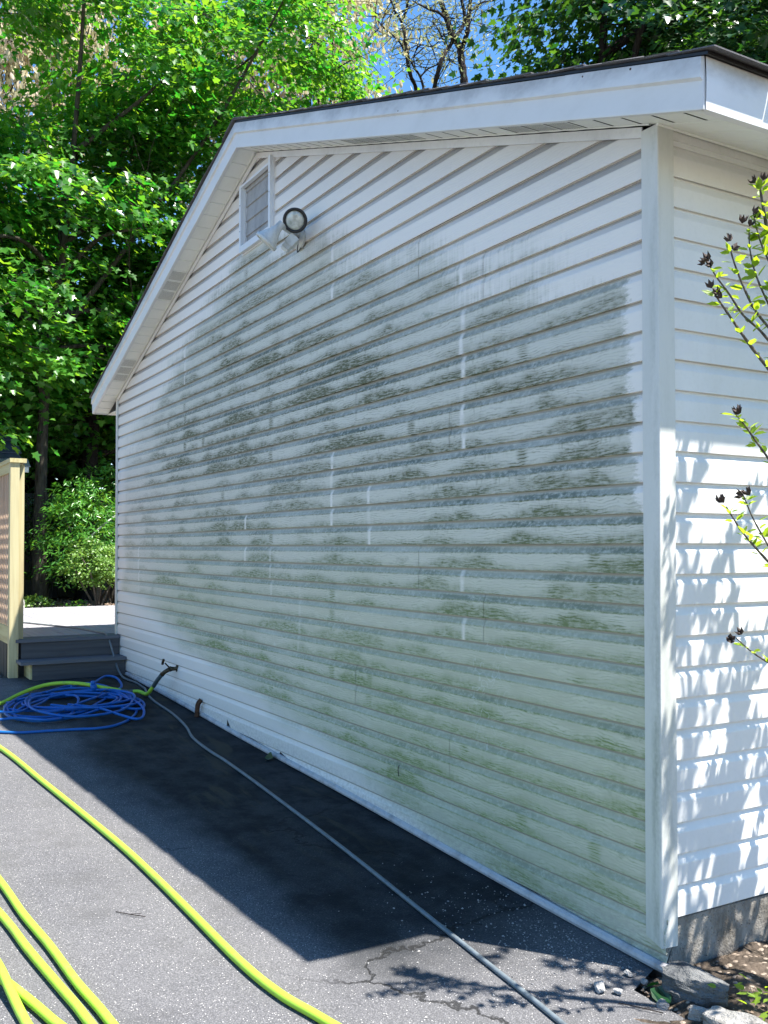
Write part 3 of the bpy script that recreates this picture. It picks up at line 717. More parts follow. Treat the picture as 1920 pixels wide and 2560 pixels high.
lamp_head((-2.585, -.285, 1.655), (-.38, -.55, -.74), (-2.735, -.035, 1.768), False)
sa = Vector((-.30, -.60, -.74)).normalized(); su_ = Vector((.86, -.5, 0)).normalized(); sw = sa.cross(su_)
mb = MB(); c0 = Vector((-2.615, -.118, 1.690))
mb.obox(c0, su_ * .030, sw * .027, sa * .030); mb.obox(c0 + sa * .042, su_ * .024, sw * .022, sa * .0135)
mb.build("motion_sensor", LAMP, FL)
mb = MB(); mb.obox(c0 + sa * .062, su_ * .017, sw * .020, sa * .006); mb.build("sensor_lens", SOF, FL)
mb = MB(); mb.tube(spline([B0 + Vector((.01, -.03, -.01)), (-2.68, -.07, 1.735), c0 - sa * .03], 5), .011, 10); mb.build("arm", LAMP, FL, True)
mb = MB(); mb.tube(spline([B0 + Vector((.03, -.03, .0)), (-2.66, -.06, 1.70), (-2.69, -.05, 1.66), (-2.72, -.012, 1.70)], 6), .003, 6); mb.build("wire", DARKM, FL, True)

# ---------------------------------------------------------------- spigot, rusty bracket
SP = thing("spigot", "dark weathered hose spigot sticking out of the siding near the steps", "spigot", (-4.976, 0, -.937))
mb = MB(); mb.lathe((-4.96, .01, -.945), (0, -1, 0), [(0, .026), (.012, .026), (.014, .014), (.045, .016), (.062, .022)], 16); mb.tube([(-4.962, -.052, -.945), (-4.985, -.085, -.968), (-5.00, -.105, -.992)], [.017, .016, .018], 12); mb.build("body", BRASS, SP, True)
mb = MB(); mb.tube([(-4.965, -.055, -.935), (-4.985, -.085, -.900)], .006, 8); mb.obox((-5.0, -.095, -.892), (.028, -.004, .022), (.004, .007, .0), (-.004, 0, .004)); mb.build("handle", BRASS, SP)
RB = thing("rusty_bracket", "small rusty iron strap hooked over the base of the wall", "bracket", (-4.385, -.02, -1.2))
mb = MB(); mb.tube(spline([(-4.385, -.006, -1.105), (-4.385, -.030, -1.135), (-4.387, -.036, -1.19), (-4.39, -.038, gz(-4.39) + .004)], 5), [.018] * 16, 6); mb.build("strap", RUST, RB)
mb = MB(); mb.lathe((-4.385, -.036, -1.15), (0, -1, 0), [(0, .014), (.012, .012)], 6); mb.build("bolt", RUST, RB)

# ---------------------------------------------------------------- hoses
def lay(pts, r, h=None):
    out = []
    for p in pts:
        if len(p) == 2: out.append((p[0], p[1], gz(p[0]) + r + .001))
        else: out.append((p[0], p[1], gz(p[0]) + r + p[2]))
    return out
rg = .0145
def hose(name, label, pts, r, mat, cat="hose", sub=10, n=12, group=None, wob=.0):
    pl = spline(pts, sub)
    mb = MB(); mb.tube(pl, r, n); return tag(mb.build(name, mat, None, True), label, cat, group)
# hose from the spigot across the blue coil
g1 = thing("garden_hose", "lime green hose with grey collars running from the wall spigot over the blue coil", "garden hose", (-5.2, -.4, -1.2))
tap = [(-5.003, -.108, -.995), (-5.06, -.125, -1.045), (-5.14, -.135, -1.105), (-5.24, -.150, -1.165), (-5.33, -.19, gz(-5.33) + .04)]
run = [(-5.38, -.26, .02), (-5.42, -.34, .035), (-5.46, -.44, .055), (-5.55, -.56, .075), (-5.63, -.68, .08), (-5.68, -.80, .07), (-5.66, -.92, .05), (-5.55, -1.05, .03), (-5.38, -1.19, .01), (-5.25, -1.34, .0), (-5.1, -1.6, .0), (-5.1, -2.2, .0), (-5.3, -3.0, 0)]
full = spline(tap + lay(run, rg), 8)
mb = MB(); mb.tube(full[14:], rg, 12); mb.build("tube", GREENH, g1, True)
mb = MB(); mb.tube(full[:15], rg * 1.12, 12); mb.build("collar", TEAL, g1, True)
mb = MB(); mb.tube(full[36:46], rg * 1.13, 12); mb.build("collar", TEAL, g1, True)
hose("garden_hose", "long lime green hose lying diagonally across the sunlit driveway",
     lay([(-6.0, -1.95), (-5.0, -1.60), (-3.986, -1.416), (-3.148, -1.335), (-2.5, -1.275), (-1.916, -1.226), (-1.5, -1.205), (-1.116, -1.193), (-.694, -1.180), (-.447, -1.153), (-.262, -1.106), (.1, -1.02), (.5, -.97), (1.2, -1.1)], rg), rg, GREENH, "garden hose")
hose("garden_hose", "right of two parallel lime green hoses entering at the left edge",
     lay([(-3.6, -2.0), (-2.6, -1.83), (-1.783, -1.748), (-1.40, -1.722), (-1.096, -1.690), (-.80, -1.668), (-.553, -1.640), (-.2, -1.62), (.4, -1.66)], rg), rg, GREENH, "garden hose")
hose("garden_hose", "left of two parallel lime green hoses, slightly bowed apart at the lower left",
     lay([(-3.4, -2.15), (-2.3, -1.93), (-1.468, -1.797), (-1.10, -1.757), (-.805, -1.720), (-.60, -1.695), (-.3, -1.68), (.4, -1.74)], rg), rg, GREENH, "garden hose")
hose("garden_hose", "lime green hose crossing over another in the bottom left corner",
     lay([(-2.2, -1.93, .0), (-1.6, -1.90, .0), (-1.25, -1.885, .012), (-.968, -1.868, .029), (-.80, -1.856, .012), (-.665, -1.846, 0), (-.4, -1.83, 0), (0, -1.84, 0)], rg), rg, GREENH, "garden hose")
hose("garden_hose", "lime green hose passing underneath the crossing hose in the bottom left corner",
     lay([(-2.2, -2.25), (-1.6, -2.05), (-1.25, -1.955), (-.968, -1.873), (-.80, -1.825), (-.631, -1.782), (-.3, -1.71), (.2, -1.75)], rg), rg, GREENH, "garden hose")
# grey pressure hose
hose("pressure_hose", "thin grey hose trailing from the deck down the steps and along the wall",
     [(-8.6, -.55, DZ + .008), (-7.6, -.22, DZ + .008), (-6.95, -.12, DZ + .008), (-6.72, -.10, DZ + .012), (-6.62, -.095, DZ - .03), (-6.45, -.09, -1.0), (-6.33, -.085, -1.10)] +
     lay([(-6.16, -.08, .004), (-5.9, -.05, .002), (-5.66, -.06, .002), (-5.42, -.11, .03), (-5.25, -.135, .012), (-5.0, -.150, 0), (-4.55, -.165, 0), (-4.1, -.215, 0), (-3.762, -.282, 0), (-3.4, -.305, 0), (-3.149, -.305, 0), (-2.75, -.318, 0), (-2.316, -.339, 0), (-1.8, -.367, 0), (-1.324, -.397, 0), (-.756, -.442, 0), (-.375, -.470, 0), (.061, -.505, 0), (.5, -.56, 0), (1.4, -.8, 0)], .0085), .0085, GREYH, "hose", 8, 10)
# blue coil
rb = .0095
cs = dict(A=[(-4.62, -1.9), (-4.49, -1.45), (-4.37, -1.24), (-4.34, -1.07), (-4.31, -.89), (-4.28, -.77), (-4.31, -.65), (-4.45, -.51), (-4.68, -.39), (-4.83, -.37), (-4.91, -.44), (-4.96, -.58), (-4.92, -.75), (-4.85, -.9)],
B=[(-4.85, -1.9), (-4.77, -1.4), (-4.73, -1.21), (-4.58, -1.11), (-4.53, -1.03), (-4.59, -.94), (-4.75, -.84), (-4.97, -.75), (-5.21, -.68), (-5.32, -.68), (-5.38, -.72), (-5.53, -.76), (-5.67, -.81), (-5.6, -.95)],
C=[(-5.47, -.81), (-5.22, -.94), (-5.03, -1.05), (-4.86, -1.15), (-4.84, -1.23), (-4.94, -1.35), (-5.0, -1.8)],
D=[(-5.53, -.89), (-5.44, -.99), (-5.26, -1.05), (-5.04, -1.07), (-4.88, -1.05), (-4.8, -.98), (-4.82, -.88), (-4.97, -.76), (-5.11, -.64), (-5.2, -.55), (-5.34, -.42)],
E=[(-5.35, -1.01), (-5.24, -1.11), (-5.05, -1.17), (-4.88, -1.18), (-4.72, -1.15), (-4.59, -1.08), (-4.58, -1.01), (-4.66, -.85)],
F=[(-5.5, -.6), (-5.36, -.4), (-5.1, -.35), (-4.85, -.33), (-4.63, -.35), (-4.45, -.41), (-4.41, -.47), (-4.53, -.54), (-4.8, -.64), (-5.0, -.8)],
Gc=[(-5.35, -.33), (-5.15, -.28), (-4.94, -.27), (-4.76, -.31), (-4.69, -.36), (-4.75, -.45), (-4.95, -.55)],
Hc=[(-5.5, -.85), (-5.72, -.70), (-5.80, -.52), (-5.76, -.44), (-5.98, -.29), (-5.89, -.22), (-5.56, -.26), (-5.45, -.34), (-5.64, -.38), (-5.75, -.49), (-5.6, -.65)],
I=[(-5.37, -.41), (-5.28, -.46), (-5.03, -.62), (-4.77, -.8), (-4.67, -.86), (-4.6, -.95)])
coil = thing("coiled_hose", "tangled coil of blue hose lying in the shade beside the steps", "hose", (-5.1, -.75, gz(-5.1)))
mb = MB(); random.seed(21)
for q, pts in enumerate(cs.values()):
    ph = random.uniform(0, 6)
    mb.tube(spline([(x, y, gz(x) + rb + .002 + .018 * (q % 4) * .6 + .012 * (1 + math.sin(i * 1.1 + ph)) * (q % 3 > 0)) for i, (x, y) in enumerate(pts)], 8), rb, 10)
for q in range(6):
    cx, cy = -5.08 + random.uniform(-.12, .12), -.74 + random.uniform(-.08, .08); a0 = random.uniform(.30, .52); b0 = random.uniform(.26, .46)
    th = random.uniform(-.3, .3) - .45; ph = random.uniform(0, 6.28); ax = Vector((math.cos(th), math.sin(th))); ay = Vector((-math.sin(th), math.cos(th)))
    pts = []; tot = random.uniform(5.2, 9.5)
    for i in range(13):
        a = ph + tot * i / 12; rr_ = 1 + .12 * math.sin(2.3 * a + q)
        pt = Vector((cx, cy)) + ax * a0 * rr_ * math.cos(a) + ay * b0 * rr_ * math.sin(a)
        pts.append((pt.x, pt.y, gz(pt.x) + rb + .004 + .006 * q * .8 + .012 * (1 + math.sin(a * 1.7 + q))))
    mb.tube(spline(pts, 8), rb, 10)
mb.build("tube", BLUEH, coil, True)
mb = MB(); mb.tube([(-5.46, -.50, gz(-5.4) + .045), (-5.445, -.515, gz(-5.4) + .105)], [.026, .024], 12); mb.tube([(-5.445, -.515, gz(-5.4) + .10), (-5.44, -.518, gz(-5.4) + .128)], .017, 12); mb.build("coupling", BLUEH, coil, True)
mb = MB(); mb.tube(spline([(-5.40, -.40, gz(-5.3) + .07), (-5.2, -.50, gz(-5.2) + .085), (-5.08, -.58, gz(-5.1) + .06)], 5), .0022, 5); tag(mb.build("twig", TWIG), "thin dry twig caught on top of the blue hose coil", "twig")

# ---------------------------------------------------------------- deck, steps, lattice screen
DK = thing("deck", "low grey composite deck behind the building with two shaded steps", "deck", (-8.8, 1.2, -1.15))
random.seed(2)
y = -.86; i = 0
while y < 4.2:
    mb = MB(); w = .138
    x0_ = -6.70; x1_ = -11.15
    if y + w > -.04: x0_ = -6.815
    if y + w > .0: x0_ = -6.83
    mb.box((x1_, y, DZ - .024), (x0_, y + w, DZ + random.uniform(-.0006, .0006))); mb.build("deck_board", DECKM, DK); y += w + .006; i += 1
mb = MB(); mb.box((-11.13, -.85, -1.2), (-6.84, 4.1, DZ - .026)); mb.build("deck_frame", CORE, DK)
mb = MB(); mb.box((-6.735, -.86, DZ - .195), (-6.715, .0, DZ - .0265)); mb.build("riser", RISER, DK)
mb = MB(); mb.box((-6.845, -.905, DZ - .026), (-6.585, -.002, DZ + .002)); o = mb.build("tread", TREAD, DK); o['label'] = "upper step tread flush with the deck"
mb = MB(); mb.box((-6.62, -.858, DZ - .17), (-6.60, -.003, DZ - .0265)); mb.build("riser", RISER, DK)
t2 = DZ - .172
mb = MB(); mb.box((-6.66, -.90, t2 - .026), (-6.36, -.003, t2)); o = mb.build("tread", TREAD, DK); o['label'] = "lower step tread with a pale cut end"
mb = MB(); mb.box((-6.41, -.80, gz(-6.4) - .01), (-6.39, -.003, t2 - .0265)); mb.build("riser", RISER, DK)
mb = MB(); mb.box((-6.70, -.815, gz(-6.5) + .004), (-6.412, -.795, t2 - .0267)); mb.build("stringer", PINEX, DK)
mb = MB(); mb.box((-6.385, -.74, DZ - .155), (-6.383, -.02, DZ - .150)); 
LS = thing("lattice_screen", "tall lattice privacy screen of fresh yellow pine beside the deck", "lattice screen", (-6.65, -.95, gz(-6.6)))
mb = MB(); mb.box((-6.69, -.957, gz(-6.6)), (-6.60, -.882, .725)); mb.build("post", PINE, LS)
mb = MB(); mb.box((-6.70, -.874, DZ + .003), (-6.655, -.832, .715)); o = mb.build("post", PINE, LS); o['label'] = "slimmer inner post standing on the deck"
mb = MB(); mb.box((-8.9, -.965, .7255), (-6.585, -.826, .762)); mb.build("top_cap", PINEX, LS)
mb = MB(); mb.box((-8.88, -.955, .64), (-6.691, -.917, .7245)); mb.build("rail", PINEX, LS)
mb = MB(); mb.box((-8.88, -.955, -.86), (-6.691, -.917, -.71)); mb.build("rail", PINEX, LS)
mb = MB(); mb.box((-6.71, -.953, -.709), (-6.691, -.915, .639)); mb.build("stile", PINE, LS)
mb = MB(); mb.box((-8.98, -.995, gz(-8.9)), (-8.89, -.905, .725)); mb.build("post", PINE, LS)
for i in range(10):
    mb = MB(); x = -6.75 - i * .155; mb.box((x - .145, -.955, gz(x) - .02), (x, -.937, -.862)); mb.build("skirt_board", FENCE, LS)
for i in range(24):
    x = -6.745 - i * .090
    mb = MB(); mb.box((x - .038, -.944, -.709), (x, -.936, .639)); mb.build("slat", LATT, LS)
for i in range(15):
    z = -.655 + i * .090
    mb = MB(); mb.box((-8.88, -.9355, z - .019), (-6.712, -.928, z + .019)); mb.build("slat", LATT, LS)

# ---------------------------------------------------------------- shed, fence
SH = thing("shed", "small shed roof with slate blue shingles behind the lattice screen", "shed", (-13.6, -3.0, -.93))
mb = MB(); mb.box((-15.9, -5.5, -.93), (-12.9, .12, 1.14)); mb.build("wall", mat_vinyl("shed_siding", (.72, .72, .70)), SH)
SHB = mat_simple("blue_shingle", (.085, .095, .15), .9, var=.2, sc=90., bm=.5); SHL = mat_simple("pale_shingle", (.30, .31, .34), .9, var=.2, sc=90., bm=.5)
for r in range(8):
    x0_ = -12.62 - r * .20; z0_ = 1.17 + r * .115
    for c in range(6):
        ya = .27 - .62 * c - (r % 2) * .3 - r * .03; yb = ya - .61
        mb = MB(); V = [(x0_, ya, z0_), (x0_, yb, z0_), (x0_ - .24, yb, z0_ + .125), (x0_ - .24, ya, z0_ + .125)]
        mb.add(V + [(a, b, c_ + .014) for a, b, c_ in V], [(3, 2, 1, 0), (4, 5, 6, 7), (0, 1, 5, 4), (1, 2, 6, 5), (2, 3, 7, 6), (3, 0, 4, 7)])
        mb.build("shingle", SHL if r < 1 else SHB, SH)
mb = MB(); mb.add([(-12.62, .24, 1.168), (-12.62, -5.6, 1.168), (-14.4, -5.6, 2.15), (-14.4, -.06, 2.15), (-16.1, -5.6, 1.2), (-16.1, .24, 1.2)], [(0, 1, 2, 3), (3, 2, 4, 5)]); mb.build("roof_deck", SHB, SH)
mb = MB(); mb.box((-12.66, -5.6, 1.09), (-12.60, .24, 1.165)); mb.build("gutter", TRIM, SH)
FN = thing("board_fence", "dark weathered board fence at the back of the yard", "fence", (-15.4, .5, -.93))
y = .36; random.seed(9)
while y < 9:
    w = random.uniform(.135, .145); h = .93 + random.uniform(-.012, .012); d = random.uniform(-.004, .004)
    mb = MB(); mb.box((-15.42 + d, y, -.9), (-15.40 + d, y + w, h)); mb.build("picket", FENCE, FN); y += w + random.uniform(.004, .012)
for z in (-.5, .5):
    mb = MB(); mb.box((-15.48, .36, z), (-15.43, 9, z + .08)); mb.build("rail", FENCE, FN)

# ---------------------------------------------------------------- rocks
def rock(name, c, r, mat, label, cat="stone", seed=0, rot=0., blocky=.6, group=None, sub=3):
    bm = bmesh.new(); bmesh.ops.create_icosphere(bm, subdivisions=sub, radius=1.0); rr = random.Random(seed)
    ph = [rr.uniform(0, 6) for _ in range(9)]
    planes = [(Vector((rr.gauss(0, 1), rr.gauss(0, 1), rr.gauss(0, .8))).normalized(), rr.uniform(.62, .85)) for _ in range(9)]
    q = Matrix.Rotation(rot, 3, 'Z')
    for vv in bm.verts:
        p = vv.co.copy(); mx = max(abs(p.x), abs(p.y), abs(p.z)); p = p.lerp(p / mx * .86, blocky)
        for nrm, d in planes:
            k = p.dot(nrm) - d
            if k > 0: p -= nrm * k * .85
        lay_ = math.sin(22 * (p.z + .25 * p.x * math.sin(ph[5])) + ph[4]); p.x *= 1 + .022 * lay_; p.y *= 1 + .03 * lay_
        p *= 1 + .03 * math.sin(11 * p.x + ph[6]) * math.sin(9 * p.y + ph[7]) * math.sin(8 * p.z + ph[8])
        p *= 1 + .05 * math.sin(5 * p.x + ph[0]) * math.sin(4 * p.y + ph[1]) + .025 * math.sin(13 * p.z + ph[2] + 6 * p.x) + .02 * math.sin(17 * p.y + ph[3])
        vv.co = q @ Vector((p.x * r[0], p.y * r[1], p.z * r[2]))
    me = bpy.data.meshes.new(name); bm.to_mesh(me); bm.free(); me.materials.append(mat)
    o = bpy.data.objects.new(name, me); COL.objects.link(o); o.location = c
    return tag(o, label, cat, group)
rock("edging_stone", (.150, -.045, -1.365), (.115, .078, .072), ROCKD, "dark grey edging stone touching the house corner", seed=4, rot=.35, blocky=.5, sub=4)
rock("edging_stone", (.395, -.110, -1.378), (.135, .085, .075), ROCK, "large pale edging stone second from the house corner", seed=8, rot=.15, blocky=.75, sub=4)
rock("edging_stone", (.66, -.13, -1.385), (.12, .085, .07), ROCK, "pale edging stone farthest from the house corner", seed=12, rot=-.1, blocky=.7, sub=4)
rock("edging_stone", (.245, -.128, -1.395), (.038, .028, .050), ROCK, "small upright grey wedge stone leaning on the dark edging stone", seed=15, rot=.5, blocky=.8)
rock("stone", (-.028, -.262, -1.372), (.032, .018, .016), PEB, "biggest loose white stone on the driveway near the house corner", seed=20, rot=-.5)
rock("stone", (.018, -.232, -1.374), (.017, .011, .010), PEB, "rounded pale pebble just right of the biggest loose white stone", seed=22, rot=.4)
rock("stone", (-.055, -.118, -1.372), (.016, .012, .010), PEB, "grey rounded pebble in the shade by the wall foot", seed=23)
rock("stone", (.010, -.112, -1.374), (.013, .010, .009), PEB, "brownish pebble in the shade nearest the corner end of the flashing", seed=24)
rock("stone", (.135, -.165, -1.382), (.026, .020, .014), PEB, "flat white stone chip in front of the dark edging stone", seed=25)
rock("stone", (-11.45, -.12, -.83), (.24, .15, .13), WHITEST, "pale square stone block at the back edge of the deck", "stone block", seed=31, rot=.1, blocky=.95)
random.seed(77)

# ---------------------------------------------------------------- foliage helpers
def np_mesh(name, verts, loops, starts, totals, mat, parent=None, kind=None, rnd=None):
    me = bpy.data.meshes.new(name); me.vertices.add(len(verts)); me.vertices.foreach_set('co', verts.astype(np.float32).ravel())
    me.loops.add(len(loops)); me.loops.foreach_set('vertex_index', loops.astype(np.int32))
    me.polygons.add(len(starts)); me.polygons.foreach_set('loop_start', starts.astype(np.int32)); me.polygons.foreach_set('loop_total', totals.astype(np.int32))
    if rnd is not None:
        a = me.attributes.new('rnd', 'FLOAT', 'FACE'); a.data.foreach_set('value', rnd.astype(np.float32))
    me.update(calc_edges=True); me.materials.append(mat)
    return link(name, me, parent, kind)
LF = {}
# maple leaf: folded halves, petiole at origin, tip at +y
ml = [(0, 0), (.44, -.03), (.34, .18), (.60, .44), (.27, .48), (.21, .74), (0, 1.0)]
def folded(out, fold=.16, droop=.25):
    V = []; h1 = []; h2 = []
    for i, (x, y) in enumerate(out):
        V.append((x, y, abs(x) * fold - droop * y * y * .5)); h1.append(len(V) - 1)
    for i, (x, y) in enumerate(out[1:-1]):
        V.append((-x, y, abs(x) * fold - droop * y * y * .5))
    k = len(out); h2 = [0] + list(range(k, k + len(out) - 2)) + [len(out) - 1]
    return np.array(V), [h1, h2[::-1]]
LF['maple'] = folded(ml)
LF['oval'] = folded([(0, 0), (.20, .25), (.24, .55), (.13, .85), (0, 1)], .2, .2)
LF['narrow'] = folded([(0, 0), (.13, .3), (.14, .65), (0, 1)], .2, .35)
LF['round'] = folded([(0, 0), (.28, .15), (.36, .5), (.22, .85), (0, 1)], .15, .1)
LF['hib'] = folded([(0, 0), (.20, .12), (.30, .34), (.24, .44), (.27, .60), (.12, .78), (0, 1)], .22, .15)
def leaves(name, kind_, pos, nrm, size, mat, parent=None, kind='stuff', dirv=None, rnd=None):
    T, polys = LF[kind_]; N = len(pos)
    z = nrm / np.linalg.norm(nrm, axis=1, keepdims=True)
    d = rng.normal(size=(N, 3)) if dirv is None else dirv + rng.normal(size=(N, 3)) * .35
    y = d - z * np.sum(d * z, axis=1, keepdims=True); y /= np.linalg.norm(y, axis=1, keepdims=True) + 1e-9
    x = np.cross(y, z)
    sz = size[:, None, None] if hasattr(size, '__len__') else size
    Vt = (x[:, None, :] * T[None, :, 0:1] + y[:, None, :] * T[None, :, 1:2] + z[:, None, :] * T[None, :, 2:3]) * sz + pos[:, None, :]
    nv = len(T); L = []; tot = []
    for p in polys: L += p; tot.append(len(p))
    L = np.array(L); loops = (L[None, :] + (np.arange(N) * nv)[:, None]).ravel()
    totals = np.tile(tot, N); starts = np.concatenate([[0], np.cumsum(totals)[:-1]])
    r = rng.random(N) if rnd is None else rnd
    return np_mesh(name, Vt.reshape(-1, 3), loops, starts, totals, mat, parent, kind, np.repeat(r, len(polys)))
def sphere_pts(n):
    a = rng.normal(size=(n, 3)); return a / np.linalg.norm(a, axis=1, keepdims=True)
def crown(ells, nb, per, br=(.55, .22), ctr=None, shell=.45, tilt=.5, rsd=.45):
    """boughs in ellipsoids; leaves in flattened drooping sprays. returns positions, normals, directions, bough centres, per-leaf tone"""
    P = []; Nn = []; Dd = []; Bc = []; Rr = []
    wt = np.array([e[1][0] * e[1][1] * e[1][2] for e in ells]) ** .8; wt /= wt.sum()
    for (c, r), w in zip(ells, wt):
        k = int(nb * w); u = sphere_pts(k); rad = (shell + (1 - shell) * rng.random(k)) ** .7
        bc = np.array(c) + u * rad[:, None] * np.array(r); Bc.append(bc)
        for b, uu in zip(bc, u):
            n = int(per * rng.uniform(.5, 1.5)); out = np.array([uu[0], uu[1], 0]); out = out / (np.linalg.norm(out) + 1e-6)
            side = np.array([-out[1], out[0], 0]); R1 = br[0] * rng.uniform(.7, 1.4)
            a = rng.normal(size=(n, 3)); lo = a[:, 0] * R1 * .75; la = a[:, 1] * R1 * .55; up = a[:, 2] * br[1] * .35
            drop = -(np.abs(lo) ** 1.5) * .25 - np.abs(la) * .12
            p = b + out * lo[:, None] + side * la[:, None]; p[:, 2] += up + drop - lo * .25
            P.append(p); q = np.array([0, 0, 1.]) + out * tilt; Nn.append(q[None, :] + rng.normal(size=(n, 3)) * rsd)
            Dd.append(np.tile(out * .8 + np.array([0, 0, -.5]), (n, 1))); Rr.append(np.clip(rng.normal(rng.uniform(.2, .8), .22, n), 0, 1))
    return np.concatenate(P), np.concatenate(Nn), np.concatenate(Dd), np.concatenate(Bc), np.concatenate(Rr)
def limb_to(a, b, r0, r1, sag=.15, n=8):
    a = Vector(a); b = Vector(b); mid = (a + b) / 2 + Vector((random.uniform(-1, 1), random.uniform(-1, 1), random.uniform(0, 1))) * (b - a).length * sag
    pts = spline([a, mid, b], 6); m_ = len(pts)
    return pts, [r0 + (r1 - r0) * i / (m_ - 1) for i in range(m_)]
def maple(label, base, spine, r0, ells, nb, per, mat, bark, size, group, nlimb=16, **kw):
    t = thing("maple_tree", label, "tree", base, group)
    sp = spline(spine, 8); mb = MB(); mb.tube(sp, [r0 * (1.25 if i == 0 else 1) * (1 - .88 * (i / (len(sp) - 1)) ** .8) for i in range(len(sp))], 12); mb.build("trunk", bark, t, True)
    P, N_, D_, B_, r = crown(ells, nb, per, **kw)
    idx = rng.permutation(len(B_))
    for j in range(min(nlimb, len(idx))):
        b = B_[idx[j]]; k = int(rng.uniform(.35, .9) * (len(sp) - 1)); a = sp[k]
        while a.z > b[2] + .2 and k > 3: k -= 2; a = sp[k]
        mb = MB(); pts, rr = limb_to(a, b, r0 * .38, .014); mb.tube(pts, rr, 7)
        for q in range(3):
            c = B_[idx[(j * 3 + q + nlimb) % len(idx)]]
            if (Vector(c) - pts[9]).length < 2.6:
                p2, r2 = limb_to(pts[9], c, r0 * .14, .007, .1); mb.tube(p2, r2, 5)
        mb.build("limb", bark, t, True)
    tw = MB()
    for b in B_:
        if rng.random() < .8:
            b = Vector(b)
            for q in range(3):
                e_ = b + Vector(rng.normal(size=3) * np.array([.4, .4, .2])); tw.tube([b, (b + e_) / 2 + Vector(rng.normal(size=3) * .05), e_], [.010, .006, .003], 3, False)
    tw.build("twigs", bark, t, False, 'stuff')
    sz = size * rng.uniform(.55, 1.3, len(P))
    leaves("crown", 'maple', P, N_, sz, mat, t, dirv=D_, rnd=r)
    return t
g_t = "leafy maples behind the building"
maple("broad bright green maple filling the upper left behind the deck", (-13.4, .55, -.95),
      [(-13.4, .55, -1.0), (-13.35, .55, .8), (-13.3, .62, 2.8), (-13.1, .85, 5.0), (-12.7, .95, 7.2), (-12.4, 1.0, 9.5)], .125,
      [((-13.5, .3, 4.2), (2.6, 2.7, 2.5)), ((-12.6, -1.2, 3.2), (1.8, 1.8, 1.9)), ((-13.7, 3.3, 5.8), (2.0, 2.0, 2.5)), ((-13.6, 4.2, 8.2), (2.2, 1.9, 2.2)), ((-13.2, -.6, 9.4), (2.8, 2.6, 1.5)), ((-12.9, -1.3, 5.9), (1.6, 1.5, 1.2)), ((-14.9, .6, 2.1), (1.0, 1.7, .9)), ((-13.6, 1.2, 6.4), (1.5, 1.2, .9)), ((-13.0, 1.9, 7.8), (1.6, 1.3, 1.3))],
      580, 120, MAPLE, BARK, .112, g_t, 12)
maple("darker maple with a thick shaded trunk left of the far house corner", (-15.0, 1.65, -.95),
      [(-15.0, 1.65, -1.0), (-15.0, 1.66, 1.0), (-14.9, 1.8, 3.5), (-14.7, 2.0, 6.5), (-14.5, 2.2, 8.0)], .21,
      [((-15.2, 2.2, 4.5), (2.6, 2.6, 2.8)), ((-15.6, -1.4, 4.6), (2.2, 2.2, 2.8)), ((-14.4, 4.2, 4.0), (2.0, 2.0, 2.2))],
      250, 86, MAPLE, BARKD, .13, g_t, 8)
maple("dense dark green maple rising above the roof on the right", (-9.6, 8.6, -.95),
      [(-9.6, 8.6, -1.0), (-9.6, 8.6, 2.0), (-9.5, 8.6, 5.0), (-9.3, 8.5, 8.0), (-9.2, 8.6, 11.0)], .22,
      [((-9.1, 9.2, 8.6), (2.3, 2.3, 3.0)), ((-10.6, 7.15, 6.4), (1.4, 1.25, 1.2)), ((-8.6, 10.4, 7.6), (3.2, 3.0, 3.4)), ((-7.2, 12.2, 7.6), (3.0, 3.0, 3.4))],
      400, 112, MAPLED, BARKD, .125, g_t, 8, shell=.15)
# pale tasselled trees
def pale_tree(label, base, ells, nb):
    t = thing("pale_tree", label, "tree", base, "pale flowering trees behind the maples")
    c = ells[0][0]; sp = spline([base, (base[0], base[1], 4), (c[0], c[1], c[2] - 2), (c[0] - .3, c[1], c[2] + 3)], 8)
    mb = MB(); mb.tube(sp, [.17 * (1 - .75 * i / (len(sp) - 1)) for i in range(len(sp))], 10); mb.build("trunk", BARKD, t, True)
    P, N_, D_, B_, r = crown(ells, nb, 70, br=(.42, .5), shell=.15)
    for j in range(26):
        b = B_[rng.integers(len(B_))]; a = sp[int(rng.uniform(.4, .95) * (len(sp) - 1))]
        mb = MB(); pts, rr = limb_to(a, b, .030, .008); mb.tube(pts, rr, 6)
        for q in range(5):
            d = Vector(b) + Vector((random.gauss(0, .7), random.gauss(0, .7), random.gauss(.3, .5))); p2, r2 = limb_to(pts[random.randint(5, 12)], d, .014, .005, .15); mb.tube(p2, r2, 4)
        mb.build("limb", BARKD, t, True)
    dn = np.tile(np.array([0, 0, -1.]), (len(P), 1)); hz = rng.normal(size=(len(P), 3)); hz[:, 2] *= .3
    leaves("crown", 'oval', P, hz, .17 * rng.uniform(.5, 1.3, len(P)), PALE, t, dirv=dn, rnd=r)
pale_tree("pale tan tasselled tree above the ridge of the roof", (-20, 7.3, -1), [((-19.5, 8.3, 12.2), (2.3, 2.3, 4.2)), ((-20.4, 6.2, 12.), (2.2, 2.0, 4.0))], 190)
pale_tree("pale tan tasselled tree glimpsed through gaps in the upper left maple", (-22.6, 2.4, -1), [((-22.4, 2.3, 12.4), (3.2, 3.6, 4.4))], 200)
